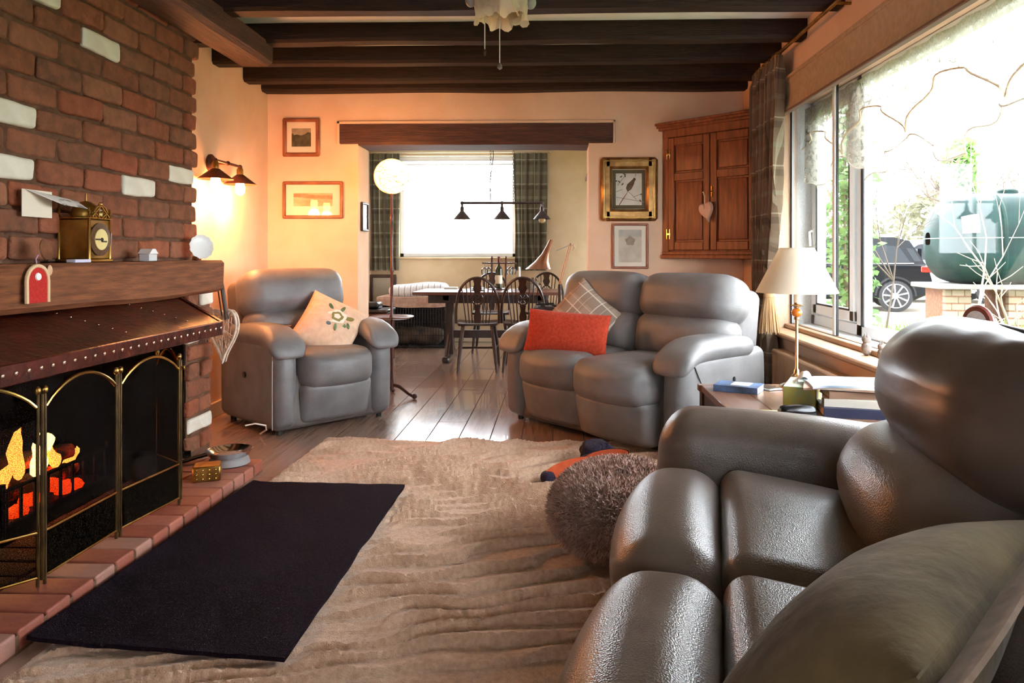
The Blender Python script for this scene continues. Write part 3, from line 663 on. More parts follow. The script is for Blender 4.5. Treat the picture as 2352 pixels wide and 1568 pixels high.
# twig heart on a strap
ht = thing('twig_heart', 'white woven twig heart hanging from the mantel end', 'heart', (-1.83, 4.02, .50), R(-12))
def heart(t):
    x_ = 16 * math.sin(t) ** 3; z_ = 13 * math.cos(t) - 5 * math.cos(2 * t) - 2 * math.cos(3 * t) - math.cos(4 * t); return (x_ / 17 * .09, (z_ + 17) / 29 * .29)
twig = M('pale_twig', 'DCCFBE', 'C4B29C', ns=40, rough=.9)
hp = [heart(2 * math.pi * t / 48) for t in range(48)]
mb = MB(); mb.tube([(x_, 0, z_) for x_, z_ in hp], .008, 6, closed=True); mb.tube([(x_ * .96, .03, z_ * .97 + .005) for x_, z_ in hp], .006, 6, closed=True); mb.build('rim', twig, ht)
random.seed(3); mb = MB()
for i in range(34):
    a = random.choice(hp); b = random.choice(hp)
    if (a[0] - b[0]) ** 2 + (a[1] - b[1]) ** 2 > .006: mb.tube([(a[0], random.uniform(-.006, .03), a[1]), ((a[0] + b[0]) / 2, random.uniform(-.012, .035), (a[1] + b[1]) / 2), (b[0], random.uniform(-.006, .03), b[1])], .0036, 5)
mb.build('weave', twig, ht)
MB().tube([(0, .0, .235), (-.02, -.01, .4), (-.04, -.02, .56)], .004, 6).build('hanging_strap', M('brown_strap', '5A4438', rough=.8), ht)
bs_ = tag(MB().tube([(-1.845, 3.995, 1.06), (-1.82, 4.0, .9), (-1.80, 4.01, .74)], .012, 8).build('walking_cane', M('grey_cane', '6A5A50', '4A3E38', ns=20, stretch=(1, 1, .2), rough=.5)), 'dark stick hung at the end of the mantel beam', 'stick')

# twin wall lamp in the alcove
wl = thing('wall_lamp', 'twin rusty metal wall lamp with cone shades and glowing bulbs', 'wall lamp', (WX, 4.87, 1.70))
rust = M('rusty_metal', '6A3A2A', '4A2A22', ns=14, rough=.5, metal=.5)
MB().lathe([(.062, 0), (.062, .012), (.052, .022), (.02, .028), (.016, .05)], 28, RY(90)).build('back_plate', rust, wl)
MB().tube([(.03, 0, .0), (.12, 0, .0)], .011, 8).build('bracket', rust, wl); MB().tube([(.12, -.2, .0), (.12, .21, .0)], .009, 8).ball((.12, -.18, 0), .014, 10).ball((.12, 0, 0), .016, 10).ball((.12, .19, 0), .014, 10).build('arm', rust, wl)
bulb_m = M('lit_filament_bulb', 'FFD080', rough=.3, emit=(1.0, .55, .18), es=28)
for i, yy in enumerate((-.18, .19)):
    MB().lathe([(.012, 0), (.016, -.01), (.022, -.02), (.022, -.055), (.018, -.06)], 16, T((.12, yy, 0))).build('bulb_holder', brass_old, wl)
    MB().lathe([(.024, -.055), (.03, -.06), (.108, -.12), (.11, -.124), (.106, -.122), (.028, -.064)], 28, T((.12, yy, 0)), caps=False).build('lamp_shade', rust, wl)
    MB().lathe([(.012, -.065), (.016, -.085), (.028, -.12), (.034, -.15), (.03, -.178), (.012, -.198), (.001, -.2)], 16, T((.12, yy, 0))).build('bulb', bulb_m, wl)
    point('bulb_light', (.12, yy, -.24), 13, (1.0, .38, .13), .05, wl)

# ------------------------------------------------------------------ rugs
def ridge(x, y):
    a = noise.noise(Vector((x * 1.1, y * 1.6, 0))) * .9 + noise.noise(Vector((x * 4, y * 5, 3))) * .3
    ph = (y * 9.6 - x * 2.3 + a * 1.7)
    f = ph - math.floor(ph)
    gate = .55 + 1.0 * noise.noise(Vector((x * 3.0, y * 4, 7))); gate = max(0.1, min(1, gate * 1.7))
    st = 1 - f / .75 if f < .75 else 0          # crisp front step, long slope behind
    if f > .965: st = (f - .965) / .035
    return st * gate
nx, ny = 200, 420; X0, X1, Y0, Y1 = -1.44, .62, 1.05, 4.33
def rug_fn(u, v):
    x = X0 + (X1 - X0) * u; y = Y0 + (Y1 - Y0) * v
    y -= (.055 * u) * max(0, (v - .9) * 10) * 1.4
    fl_t = max(0, min(1, min((x + 1.6) / .05, (-.66 - x) / .05, (y - 1.86) / .05, (3.46 - y) / .05)))
    z = .006 + .036 * ridge(x, y) * (1 - .6 * fl_t) + .006 * noise.noise(Vector((x * 60, y * 60, 1)))
    e = min(u, 1 - u) * (X1 - X0); e2 = min(v, 1 - v) * (Y1 - Y0); z *= min(1, .2 + min(e, e2) / .06)
    return (x + (.085 * v if u < .05 else .085 * v * (1 - u)), y, z)
mb = MB(); mb.grid(rug_fn, nx, ny)
vs = [rug_fn(0, 0), rug_fn(1, 0), rug_fn(1, 1), rug_fn(0, 1)]
n0 = len(mb.v)
mb.add([(p[0], p[1], .001) for p in vs], [(0, 3, 2, 1)])
tag(mb.build('sculpted_rug', rug_m), 'large cream wool rug with a carved wavy pile', 'rug')
def drug(u, v):
    a = Vector((-1.458, 2.0)); b = Vector((-.71, 1.92)); c = Vector((-.69, 3.378)); d = Vector((-1.405, 3.405))
    p = (a * (1 - u) + b * u) * (1 - v) + (d * (1 - u) + c * u) * v
    ed = .008 * noise.noise(Vector((u * 3, v * 9, 2)))
    cu = min(u, 1 - u); cv = min(v, 1 - v); lift = 0
    if u < .05: lift = .006 * (1 - u / .05)
    return (p.x + ed, p.y + .006 * noise.noise(Vector((u * 9, v * 3, 5))), .0345 + .003 * noise.noise(Vector((u * 6, v * 9, 0))) + lift)
o = tag(MB().sheet(drug, 40, 60, .012).build('hearth_rug', dark_rug_m), 'black hearth rug lying on the cream rug by the fire', 'rug')

# ------------------------------------------------------------------ leather recliners
def rounded(name, par, mat, a, r=.05, bulge=(0, 0, 0), fn=None, m=10, k=4): return MB().puff(*a, r, bulge, fn, m, k).build(name, mat, par, angle=60)
def crease(amp, n_, axis='z', seed=0, lo=0, hi=9):
    def g(x, y, z): return amp * (noise.noise(Vector((x * n_, y * 3, z * 3 + seed))))
    return g
def lean(y0, z0, ang):
    s_, c_ = math.sin(R(ang)), math.cos(R(ang))
    return lambda x, y, z: (x, y0 + (y - y0) * c_ + (z - z0) * s_, z0 - (y - y0) * s_ + (z - z0) * c_)
def arm(par, xc, w_, d0, d1, ht, side, mat=leather, matd=leather_dk, pad_l=None):
    rounded('arm_panel', par, mat, (xc - w_ / 2 + .012, xc + w_ / 2 - .012, d0 + .015, d1, .03, ht - .06), .055, (.012, .03, 0))
    pl_ = pad_l or (d1 - d0) * .8
    def pf(x, y, z):
        t = max(0, (d0 + .16 - y) / .2); return (x + (x - xc) * .10 * t, y, z - .085 * t * t + .012 * math.sin(max(0, (y - d0)) * 5))
    return rounded('arm_pad', par, mat, (xc - w_ / 2 - .018, xc + w_ / 2 + .018, d0 - .035, d0 + pl_, ht - .105, ht), .05, (.008, .015, .018), pf)
def seam(par, pts, r=.0035, mat=None, nm='seam'): return MB().tube(pts, r, 6).build(nm, mat or M('seam_thread', 'A49C94', rough=.7), par)

def seat_unit(par, x0, x1, open_=0.0, D=.84, st=.49, bw_=0, bh=.98, mat=leather, wr=leather):
    xc = (x0 + x1) / 2; hw = (x1 - x0) / 2
    def bow(x, y, z):
        t = (x - xc) / hw; return (x, y - .045 * (1 - t * t) * max(0, min(1, (.45 - y) / .45)), z)
    def bow2(x, y, z):
        x, y, z = bow(x, y, z); return (x, y + max(0, (.32 - z)) * .22, z)
    rounded('seat', par, mat, (x0, x1, -.02 - open_, .58, .265, st), .075, (.004, .03, .022), bow, m=12)
    rounded('footrest', par, mat, (x0 + .004, x1 - .004, -.005 - open_, .12, .05, .30), .04, (0, .02, 0), bow2, m=10)
    b0, b1 = x0 - bw_, x1 + bw_
    rounded('lumbar_cushion', par, wr, (b0, b1, .42, .64, st - .05, .735), .085, (.01, .05, .0), lean(.5, .45, 9), m=12)
    rounded('headrest', par, mat, (b0 - .008, b1 + .008, .40, .66, .69, bh), .10, (.01, .045, .012), lean(.5, .45, 13), m=12)

# armchair in the corner by the fire
ac = thing('recliner_armchair', 'single grey leather recliner armchair in the corner beneath the pictures', 'armchair', (0, 0, 0), R(48))
fl_, u_ = Vector((-1.655, 4.32)), Vector((math.cos(R(48)), math.sin(R(48)))); W_ = .88
c_ = fl_ + u_ * W_ / 2; ac.location = (c_.x, c_.y, 0)
rounded('base', ac, leather_dk, (-.40, .40, .06, .80, .02, .36), .04)
for s_ in (-1, 1):
    arm(ac, s_ * .345, .18, .02, .80, .635, s_)
seat_unit(ac, -.252, .252, 0, bw_=.10, bh=1.0)
rounded('back_shell', ac, leather_dk, (-.355, .355, .60, .80, .10, .93), .06, (0, .02, 0), lean(.6, .3, 8))
seam(ac, [(-.437, .035, .05), (-.44, .03, .3), (-.437, .035, .52)])
MB().lathe([(.02, 0), (.02, .006), (.012, .01)], 14, T((-.437, .40, .34)) @ RY(-90)).build('recline_button', black_plastic, ac)
for sx in (-.36, .36):
    for sy in (.1, .72): MB().lathe([(.02, 0), (.02, .03)], 12, T((sx, sy, 0))).build('foot', black_plastic, ac)

# two-seat sofa set across the corner
ls = thing('loveseat', 'two-seat grey leather recliner sofa set across the corner under the cupboard', 'sofa', (0, 0, 0), R(-47))
u_ = Vector((math.cos(R(-47)), math.sin(R(-47)))); W_ = 1.5; c_ = Vector((-.362, 4.912)) + u_ * W_ / 2; ls.location = (c_.x, c_.y, .004)
rounded('base', ls, leather_dk, (-.70, .70, .06, .80, .02, .36), .04)
for s_ in (-1, 1): arm(ls, s_ * .655, .19, .02, .80, .62, s_)
seat_unit(ls, -.555, -.004, 0, bw_=0); seat_unit(ls, .004, .555, .07)
for p in [c2 for c2 in ls.children if c2.name.startswith(('lumbar', 'headrest'))]:
    p.scale = (1.24, 1, 1)
rounded('back_shell', ls, leather, (-.70, .67, .60, .80, .10, .90), .06, (0, .02, 0), lean(.6, .3, 8))
for sx in (-.66, .66):
    for sy in (.1, .72): MB().lathe([(.02, 0), (.02, .03)], 12, T((sx, sy, 0))).build('foot', black_plastic, ls)
MB().lathe([(.02, 0), (.02, .006), (.012, .01)], 14, T((.74, .45, .40)) @ RY(90)).build('recline_button', black_plastic, ls)
MB().tube([(.742, .1, .5), (.75, .14, .42), (.744, .2, .36)], .003, 6).build('cable', black_plastic, ls)

# big sofa under the window
A_ = -102; so_ = thing('window_sofa', 'large taupe leather recliner sofa with puffy headrests in front of the window', 'sofa', (.317, 2.445, .012), R(A_))
ws = so_
rounded('base', ws, leather_n, (.03, 1.85, .10, .95, .02, .34), .05)
def big_arm(x0, x1):
    def pf(x, y, z):
        return (x, y, z + .012 - .06 * max(0, y) - (.03 * ((.1 - y) / .1) ** 2 if y < .1 else 0))
    rounded('arm', ws, leather_n, (x0, x1, .045, .80, .05, .60), .10, (.01, .02, .02), pf, m=14)
big_arm(.0, .235); big_arm(1.66, 1.895)
for i in range(2):
    x0 = .24 + i * .705; x1 = x0 + .70; xc = (x0 + x1) / 2; hw = .35
    def roll(x, y, z):
        t = (x - xc) / hw; return (x, y - .025 * (1 - t * t), z - .02 * t * t * (1 if z > .4 else 0) + (0 if z > .3 else 0) + .0 )
    def rolls(x, y, z):
        x, y, z = roll(x, y, z); return (x, y + max(0, .40 - z) * .18, z)
    rounded('legrest_roll', ws, leather_n, (x0, x1, -.005, .235, .06, .485), .095, (.004, .02, .016), rolls, m=14)
    rounded('seat', ws, leather_n, (x0, x1, .215, .68, .25, .482), .06, (.004, .0, .018), lambda x, y, z: (x, y, z - max(0, y - .22) * .15), m=12)
    def lum(x, y, z):
        t = (x - xc) / .36; y2 = y + .05 * t * t
        x, y, z = lean(.55, .43, 30 + 8 * i)(x, y2, z); return (x, y + .03 * i, z)
    rounded('lumbar_cushion', ws, leather_n, (x0 - .012, x1 + .012, .485, .84, .40, .72), .14, (.01, .06, .02), lum, m=14)
    def hd(x, y, z):
        t = (x - xc) / .36; y2 = y + .05 * t * t
        w_ = .0075 * math.sin((z * .9 - y * .55) * 95 + x * 9 + 5 * noise.noise(Vector((x * 4, y * 3, z * 3)))) * max(0, min(1, (z - .74) * 7)) * (.35 + .65 * noise.noise(Vector((x * 6, 3, i * 5))) ** 2 * 3)
        x, y, z = lean(.7, .66, 10 + 12 * i)(x, y2 - w_ * .8, z + w_); return (x, y + .17 * i, z - .10 * i)
    hr = rounded('headrest', ws, leather_wr, (x0 - .035, x1 + .055 - .02 * i, .605, .96, .615, .925), .125, (.012, .045, .02), hd, m=26)
    if i == 0: seam(ws, [lean(.7, .66, 10)(x0 + .02 + .66 * t / 12, .775 + .05 * ((t / 6 - 1) ** 2), .944 - .022 * (t / 6 - 1) ** 4) for t in range(13)], .0035, M('dark_seam', '2E2622', rough=.8))
    if i == 0: seam(ws, [lean(.55, .43, 30)(x0 + .03 + .64 * t / 12, .472 + .065 * ((t / 6 - 1) ** 2), .55) for t in range(13)], .002, M('dark_seam', '2E2622', rough=.8))
rounded('back_shell', ws, leather_n, (.05, 1.84, .84, 1.05, .08, .80), .07, (0, .02, 0), lean(.85, .3, 6))
for sx in (.1, 1.78):
    for sy in (.15, .82): MB().lathe([(.022, 0), (.022, .03)], 12, T((sx, sy, 0))).build('foot', black_plastic, ws)

# ------------------------------------------------------------------ soft things
def orient(loc, yaw, elev, roll=0):
    n = Vector((math.cos(R(yaw)) * math.cos(R(elev)), math.sin(R(yaw)) * math.cos(R(elev)), math.sin(R(elev))))
    up = Vector((0, 0, 1)) - n * n.z; up.normalize(); x = up.cross(n)
    m = Matrix((x, up, n)).transposed().to_4x4() @ RZ(roll); m.translation = loc; return m
def cushion_mb(w_, h_, t_, p=2.2, pinch=.06, n=22, flange=0, sag=None):
    mb = MB(); vs = []; fs = []
    for side in (1, -1):
        o = len(vs)
        for i in range(n + 1):
            for j in range(n + 1):
                u = -1 + 2 * i / n; v = -1 + 2 * j / n
                u2 = math.copysign(1 - (1 - abs(u)) ** 1.4, u); v2 = math.copysign(1 - (1 - abs(v)) ** 1.4, v)
                th = (max(0, 1 - abs(u2) ** p) * max(0, 1 - abs(v2) ** p)) ** .5
                x_ = u2 * w_ / 2 * (1 - pinch * (1 - v2 * v2)); y_ = v2 * h_ / 2 * (1 - pinch * (1 - u2 * u2))
                z_ = side * (t_ / 2 * th) + .012 * noise.noise(Vector((x_ * 7, y_ * 7, side * 3 + w_ * 50))) * th
                vs.append((x_, y_, z_ + side * .0015))
        for i in range(n):
            for j in range(n):
                q = (o + i * (n + 1) + j, o + (i + 1) * (n + 1) + j, o + (i + 1) * (n + 1) + j + 1, o + i * (n + 1) + j + 1); fs.append(q if side > 0 else q[::-1])
    N_ = (n + 1) ** 2; I = lambda i, j: i * (n + 1) + j
    for i in range(n):
        fs.append((I(i, 0), I(i, 0) + N_, I(i + 1, 0) + N_, I(i + 1, 0))[::-1]); fs.append((I(i, n), I(i, n) + N_, I(i + 1, n) + N_, I(i + 1, n)))
        fs.append((I(0, i), I(0, i) + N_, I(0, i + 1) + N_, I(0, i + 1))); fs.append((I(n, i), I(n, i) + N_, I(n, i + 1) + N_, I(n, i + 1))[::-1])
    return mb.add(vs, fs)
peach = M('peach_linen', 'E6C3A6', 'D9B394', ns=30, rough=.9, bump=.5, bs=14, spec=.1)
ec = thing('embroidered_cushion', 'peach cushion embroidered with a rose and green leaves on the armchair', 'cushion')
ec.matrix_world = orient((-1.50, 4.87, .615), -60, 33, -32)
cushion_mb(.40, .42, .17).build('cover', peach, ec)
def onp(poly, z0_, mat, nm, par, th=.003): return MB().prism(poly, z0_, z0_ + th).build(nm, mat, par, smooth=False)
def blob(cx, cy, rx, ry, an=0, n=14, wob=.0, s=0):
    r_ = []
    for t in range(n):
        a = 2 * math.pi * t / n; k_ = 1 + wob * math.sin(a * 5 + s); x_, y_ = rx * k_ * math.cos(a), ry * k_ * math.sin(a)
        r_.append((cx + x_ * math.cos(an) - y_ * math.sin(an), cy + x_ * math.sin(an) + y_ * math.cos(an)))
    return r_
grn = M('green_thread', '6E8A5A', '4E6A44', ns=60, rough=.9); dgr = M('olive_thread', '8A8048', rough=.9); wht = M('ivory_thread', 'EDE6D2', rough=.9); blu = M('slate_thread', '5A6A72', rough=.9)
for a in ((.02, .045, .062, .05, .3, wht, .0835), (.02, .045, .04, .034, 0, dgr, .086), (.02, .045, .022, .018, 0, wht, .0885)): onp(blob(*a[:5], wob=.12), a[6], a[5], 'rose', ec)
for cx, cy, rx, ry, an, mt_ in ((.095, .07, .035, .014, .4, dgr), (.075, .015, .03, .012, -.5, grn), (-.045, .10, .028, .011, 2.4, grn), (.03, .115, .026, .011, 1.3, grn), (-.04, .01, .018, .014, 0, blu), (-.01, -.025, .016, .012, 0, blu), (.04, -.03, .025, .009, -1.2, grn), (.11, .02, .022, .009, -.9, grn)):
    onp(blob(cx, cy, rx, ry, an), .078 if abs(cx) < .06 and cy < .09 else .070, mt_, 'leaf', ec, .008)
rc = cushion_mb(.55, .27, .13, pinch=.04).build('red_cushion', M('coral_red_velvet', 'B4412A', '9C3420', ns=60, rough=.95, bump=.4, bs=120, sheen=.1, spec=.15)); rc.matrix_world = orient((.072, 4.61, .605), -112, 16, -3)
tag(rc, 'oblong coral red velvet cushion on the two-seat sofa', 'cushion')
pc_m = plaid('grey_check_wool', '9A8878', [(0, .14, .45, .1, 'A89888', .7), (1, .14, .45, .3, '8C7C6E', .7), (0, .14, .05, .62, 'DCCFC0', .8), (1, .14, .05, .82, 'DCCFC0', .8), (0, .14, .03, .25, 'D8C8B8', .5), (1, .14, .03, .45, 'D8C8B8', .5)])
pc = cushion_mb(.43, .43, .15).build('checked_cushion', pc_m); pc.matrix_world = orient((.17, 4.86, .665), -115, 24, -38)
tag(pc, 'grey checked wool cushion standing behind the red cushion', 'cushion')
kc = thing('velvet_cushion', 'olive velvet cushion with a wide taupe border on the window sofa', 'cushion')
e1 = Vector((-.58, .48, -.65)).normalized(); e2 = Vector((-.68, -.73, .0)).normalized(); e1 = (e1 - e2 * e1.dot(e2)).normalized(); nn = e1.cross(e2)
m4 = Matrix((e1, e2, nn)).transposed().to_4x4(); m4.translation = (.445, 1.025, .575); kc.matrix_world = m4
cushion_mb(.36, .58, .20, pinch=.03).build('cover', M('olive_velvet', '6A5C3C', '463C28', ns=7, rough=.95, spec=.15, sheen=.1, bump=.3, bs=30), kc)
MB().sheet(lambda u, v: (-.155 - .065 * u + .01 * (2 * v - 1) ** 2, -.30 + .60 * v, -.018 + .004 * math.sin(v * 5)), 6, 24, .006).build('border', M('taupe_suede', '8A7866', '7A6856', ns=40, rough=.9), kc)

# fluffy pouf
pf = thing('fluffy_pouf', 'round brown fluffy floor pouf in front of the sofa arm', 'pouf', (.245, 2.70, .012))
def pouf_pt(a, t):
    r_ = .262 * math.sin(math.pi * t) ** .55; z = .02 + .27 * (1 - math.cos(math.pi * t)) / 2
    return Vector((r_ * math.cos(a), r_ * math.sin(a), z + .02 * math.sin(a) * (t > .5)))
mb = MB(); mb.grid(lambda u, v: pouf_pt(2 * math.pi * u, max(.02, min(.99995, v))), 36, 22); mb.build('body', M('pouf_cloth', '80645A', rough=1), pf)
random.seed(11); mb = MB()
for i in range(14000):
    a = random.uniform(0, 2 * math.pi); t = math.acos(1 - 2 * random.uniform(.04, .995)) / math.pi
    if i % 2: t = 1 - math.asin(min(1, math.sqrt(random.random()) ** (1 / .55))) / math.pi
    p = pouf_pt(a, t); n_ = Vector((math.cos(a) * math.sin(math.pi * t), math.sin(a) * math.sin(math.pi * t), -math.cos(math.pi * t))).normalized()
    d = (n_ + Vector((random.uniform(-.7, .7), random.uniform(-.7, .7), random.uniform(-.9, .3)))).normalized() * random.uniform(.018, .034)
    s_ = d.cross(Vector((random.uniform(-1, 1), random.uniform(-1, 1), random.uniform(-1, 1)))).normalized() * .0024
    q = p - n_ * .004
    mb.add([q - s_, q + s_, q + d * .6 + s_ * .7 + n_ * .004, q + d * .6 - s_ * .7 + n_ * .004, q + d], [(0, 1, 2, 3), (3, 2, 4)])
tag(mb.build('fur', M('brown_grey_fur', 'B08E7C', '8A6A5A', ns=14, rough=.9, sheen=.4), pf, smooth=False), kind='stuff')

# slippers behind the pouf
def slipper(label, loc, rot, mu, ms):
    t = thing('slipper', label, 'slipper', loc, rot=rot)
    out = [(.045 * (1 + .25 * math.sin(a)) * math.cos(a) * (1.0), .125 * math.sin(a)) for a in [2 * math.pi * k / 24 for k in range(24)]]
    MB().prism(out, 0, .012).build('sole', ms, t)
    MB().prism([(x_ * 1.1, y_ * 1.04) for x_, y_ in out], .012, .022).build('rim', mu, t)
    MB().puff(-.05, .05, -.01, .13, .015, .085, .035, (.0, .0, .01), lambda x, y, z: (x, y, z - max(0, y - .05) * .4), m=5, k=3).build('upper', mu, t); return t
orange = M('orange_sole', 'E8683A', 'D85A2E', ns=30, rough=.7); navy = M('navy_fleece', '1E1A2C', '2A2438', ns=60, rough=.95, bump=.6, bs=90)
slipper('dark slipper tipped over to show its orange sole', (0, 0, 0), (0, 0, 0), navy, orange).matrix_world = orient((.055, 3.50, .08), -95, 38, -62) @ RX(180)
slipper('dark slipper with orange sole lying on its side against the pouf', (0, 0, 0), (0, 0, 0), navy, orange).matrix_world = orient((.235, 3.60, .10), -95, 18, -72) @ RX(180)
nb = MB().puff(-.075, .075, -.06, .06, 0, .10, .045, (.01, .01, .01), m=6, k=3)
for p in nb.v: p += noise.noise_vector(p * 18) * .02
nbo = tag(nb.build('woolly_sock', navy), 'dark navy bundled sock on the rug by the slippers', 'sock'); nbo.location = (.215, 3.82, .022); nbo.scale = (1.1, 1, 1.1)

# phone on the armchair arm
ph = thing('phone_case', 'brown phone case lying on the armchair arm', 'phone', (-1.735, 4.60, .642), R(60)); MB().box(-.04, .04, -.075, .075, 0, .01, .003).build('case', wood_frame, ph); MB().box(-.036, .036, -.07, .07, .0101, .0115).build('screen', black_plastic, ph)

# ------------------------------------------------------------------ pictures
def picture(name, label, x0, x1, z0, z1, fw, frame, mount, art, depth=.022, y=BY, glass_=True, rz=0, loc=None):
    t = thing(name, label, 'picture', ((x0 + x1) / 2, y, (z0 + z1) / 2) if loc is None else loc, rz)
    w_, h_ = (x1 - x0) / 2, (z1 - z0) / 2
    for nm, a in (('frame_side', (-w_, -w_ + fw, -h_, h_)), ('frame_side', (w_ - fw, w_, -h_, h_)), ('frame_rail', (-w_ + fw * .3, w_ - fw * .3, h_ - fw, h_)), ('frame_rail', (-w_ + fw * .3, w_ - fw * .3, -h_, -h_ + fw))):
        MB().box(a[0], a[1], -depth, 0, a[2], a[3], fw * .3).build(nm, frame, t)
    MB().box(-w_ + fw * .6, w_ - fw * .6, -.006, -.002, -h_ + fw * .6, h_ - fw * .6).build('mount', mount, t)
    art(t, w_ - fw, h_ - fw)
    if glass_: MB().box(-w_ + fw * .7, w_ - fw * .7, -.0135, -.0125, -h_ + fw * .7, h_ - fw * .7).build('picture_glass', pic_glass, t)
    return t
XZ = Matrix(((1, 0, 0, 0), (0, 0, -1, 0), (0, 1, 0, 0), (0, 0, 0, 1)))   # polygon x,y -> x,z ; height -> -y
def flat(poly, d0, mat, nm, par): return MB().prism(poly, d0, d0 + .0008, XZ).build(nm, mat, par, smooth=False)
def art_land(t, w_, h_):
    flat([(-w_ * .66, -h_ * .6), (w_ * .66, -h_ * .6), (w_ * .66, h_ * .6), (-w_ * .66, h_ * .6)], .0065, M('print_sky', 'A89C86', '8E846E', ns=20, rough=.8), 'print', t)
    flat([(-w_ * .66, -h_ * .6), (w_ * .66, -h_ * .6), (w_ * .66, h_ * .3), (w_ * .45, h_ * .35), (w_ * .25, h_ * .22), (0, h_ * .12), (-w_ * .3, h_ * .2), (-w_ * .5, h_ * .15), (-w_ * .6, h_ * .3), (-w_ * .66, h_ * .2)], .0075, M('print_moor', '3C3A2A', '5A5A44', ns=26, rough=.8, detail=8), 'print', t)
picture('landscape_picture', 'small reddish framed dark moorland print high on the wall', -2.176, -1.877, 1.872, 2.18, .032, wood_frame, paper, art_land)
def art_wide(t, w_, h_):
    flat([(-w_ * .72, -h_ * .4), (w_ * .72, -h_ * .4), (w_ * .72, h_ * .45), (-w_ * .72, h_ * .45)], .0065, M('print_pale_field', 'CDB48E', 'B89A74', ns=8, rough=.8, stretch=(1, 1, 4)), 'print', t)
    flat([(-w_ * .72, h_ * .2), (-w_ * .2, h_ * .12), (w_ * .72, h_ * .05), (w_ * .72, h_ * .3), (w_ * .3, h_ * .28), (-w_ * .3, h_ * .4), (-w_ * .72, h_ * .42)], .0075, M('print_trees', '9A7A5C', 'B4946E', ns=30, rough=.8), 'print', t)
picture('wide_picture', 'wide reddish framed pale landscape print above the armchair', -2.176, -1.688, 1.378, 1.675, .026, wood_frame, paper, art_wide)
def art_bird(t, w_, h_):
    flat([(-w_ * .98, -h_ * .98), (w_ * .98, -h_ * .98), (w_ * .98, h_ * .98), (-w_ * .98, h_ * .98)], .0062, M('olive_mount', '5C4E30', rough=.8), 'mat_board', t)
    flat([(-w_ * .78, -h_ * .80), (w_ * .78, -h_ * .80), (w_ * .78, h_ * .80), (-w_ * .78, h_ * .80)], .0072, M('print_paper', 'D8D0C2', 'CFC6B6', ns=20, rough=.8), 'print', t)
    bm_ = M('print_pheasant', '4A3826', '6A4A2C', ns=40, rough=.8)
    flat([(-.01, -.02), (.02, .0), (.038, .035), (.045, .06), (.055, .075), (.052, .088), (.04, .092), (.032, .08), (.012, .062), (-.012, .04), (-.022, .01)], .008, bm_, 'bird', t)
    flat([(-.01, -.02), (.002, -.005), (-.03, -.06), (-.075, -.13), (-.085, -.135), (-.05, -.075)], .008, M('print_tail', '8A4A34', rough=.8), 'tail', t)
    tw = M('print_twig', '8A8274', rough=.8); lf = M('print_leaf', '5A5A44', rough=.8)
    for a, b in (((-.11, -.06), (.12, -.10)), ((.0, -.02), (.06, -.08)), ((.04, -.06), (.11, -.03)), ((-.09, .03), (-.02, .12)), ((.05, .1), (.06, .14)), ((-.1, -.02), (-.05, .0))):
        d = Vector((b[0] - a[0], b[1] - a[1])); n = Vector((-d.y, d.x)).normalized() * .0022
        flat([(a[0] - n.x, a[1] - n.y), (b[0] - n.x, b[1] - n.y), (b[0] + n.x, b[1] + n.y), (a[0] + n.x, a[1] + n.y)], .0076, tw, 'twig', t)
    for cx, cy, an in ((-.06, .10, .6), (-.035, .12, -.4), (-.03, .105, 1.8), (-.075, .06, 2.4), (.06, .14, .9), (-.1, .065, .2), (-.05, .04, .8), (.09, -.09, 2.2), (.1, -.04, .4)): flat(blob(cx, cy, .012, .006, an, 8), .0082, lf, 'leaf', t)
pt = picture('pheasant_picture', 'gilt framed pheasant print on the wall beside the corner cupboard', .354, .806, 1.354, 1.857, .095, gold, paper, art_bird, depth=.045)
for (a, b, c, d) in ((-.20, -.19, -.225, .225), (.19, .20, -.225, .225)): MB().box(a, b, -.05, -.04, c, d, .003).build('bead', brass, pt)
for (c, d) in ((-.225, -.215), (.215, .225)): MB().box(-.2, .2, -.05, -.04, c, d, .003).build('bead', brass, pt)
def art_small(t, w_, h_):
    flat([(-w_ * .72, -h_ * .8), (w_ * .72, -h_ * .8), (w_ * .72, h_ * .8), (-w_ * .72, h_ * .8)], .0065, M('print_sketch', 'CFC4B0', 'B8AC9A', ns=12, rough=.8), 'print', t)
    flat(blob(0, h_ * .25, w_ * .3, h_ * .22, 0, 16, .15), .0072, M('print_sketch_dark', 'A0907C', '8A7A6A', ns=30, rough=.8), 'print', t)
    flat([(-w_ * .72, h_ * .45), (w_ * .72, h_ * .45), (w_ * .72, h_ * .8), (-w_ * .72, h_ * .8)], .0069, M('print_sketch_sky', 'A8A49C', 'BDB6A8', ns=18, rough=.8), 'print', t)
picture('sketch_picture', 'narrow wood framed pale sketch hung under the pheasant print', .447, .734, .98, 1.337, .018, wood_frame, paper, art_small)
def art_jamb(t, w_, h_): flat([(-.012, -h_ * .7), (.0, -h_ * .75), (.012, -h_ * .2), (.004, h_ * .4), (-.004, h_ * .7), (-.006, 0)], .0065, M('print_ink', '3A2A2A', rough=.8), 'print', t)
picture('jamb_picture', 'small dark framed picture on the side of the opening', -.10, .10, -.118, .118, .02, M('dark_frame', '3A2A22', rough=.4), paper, art_jamb, rz=R(90), loc=(-1.573, 6.03, 1.40))

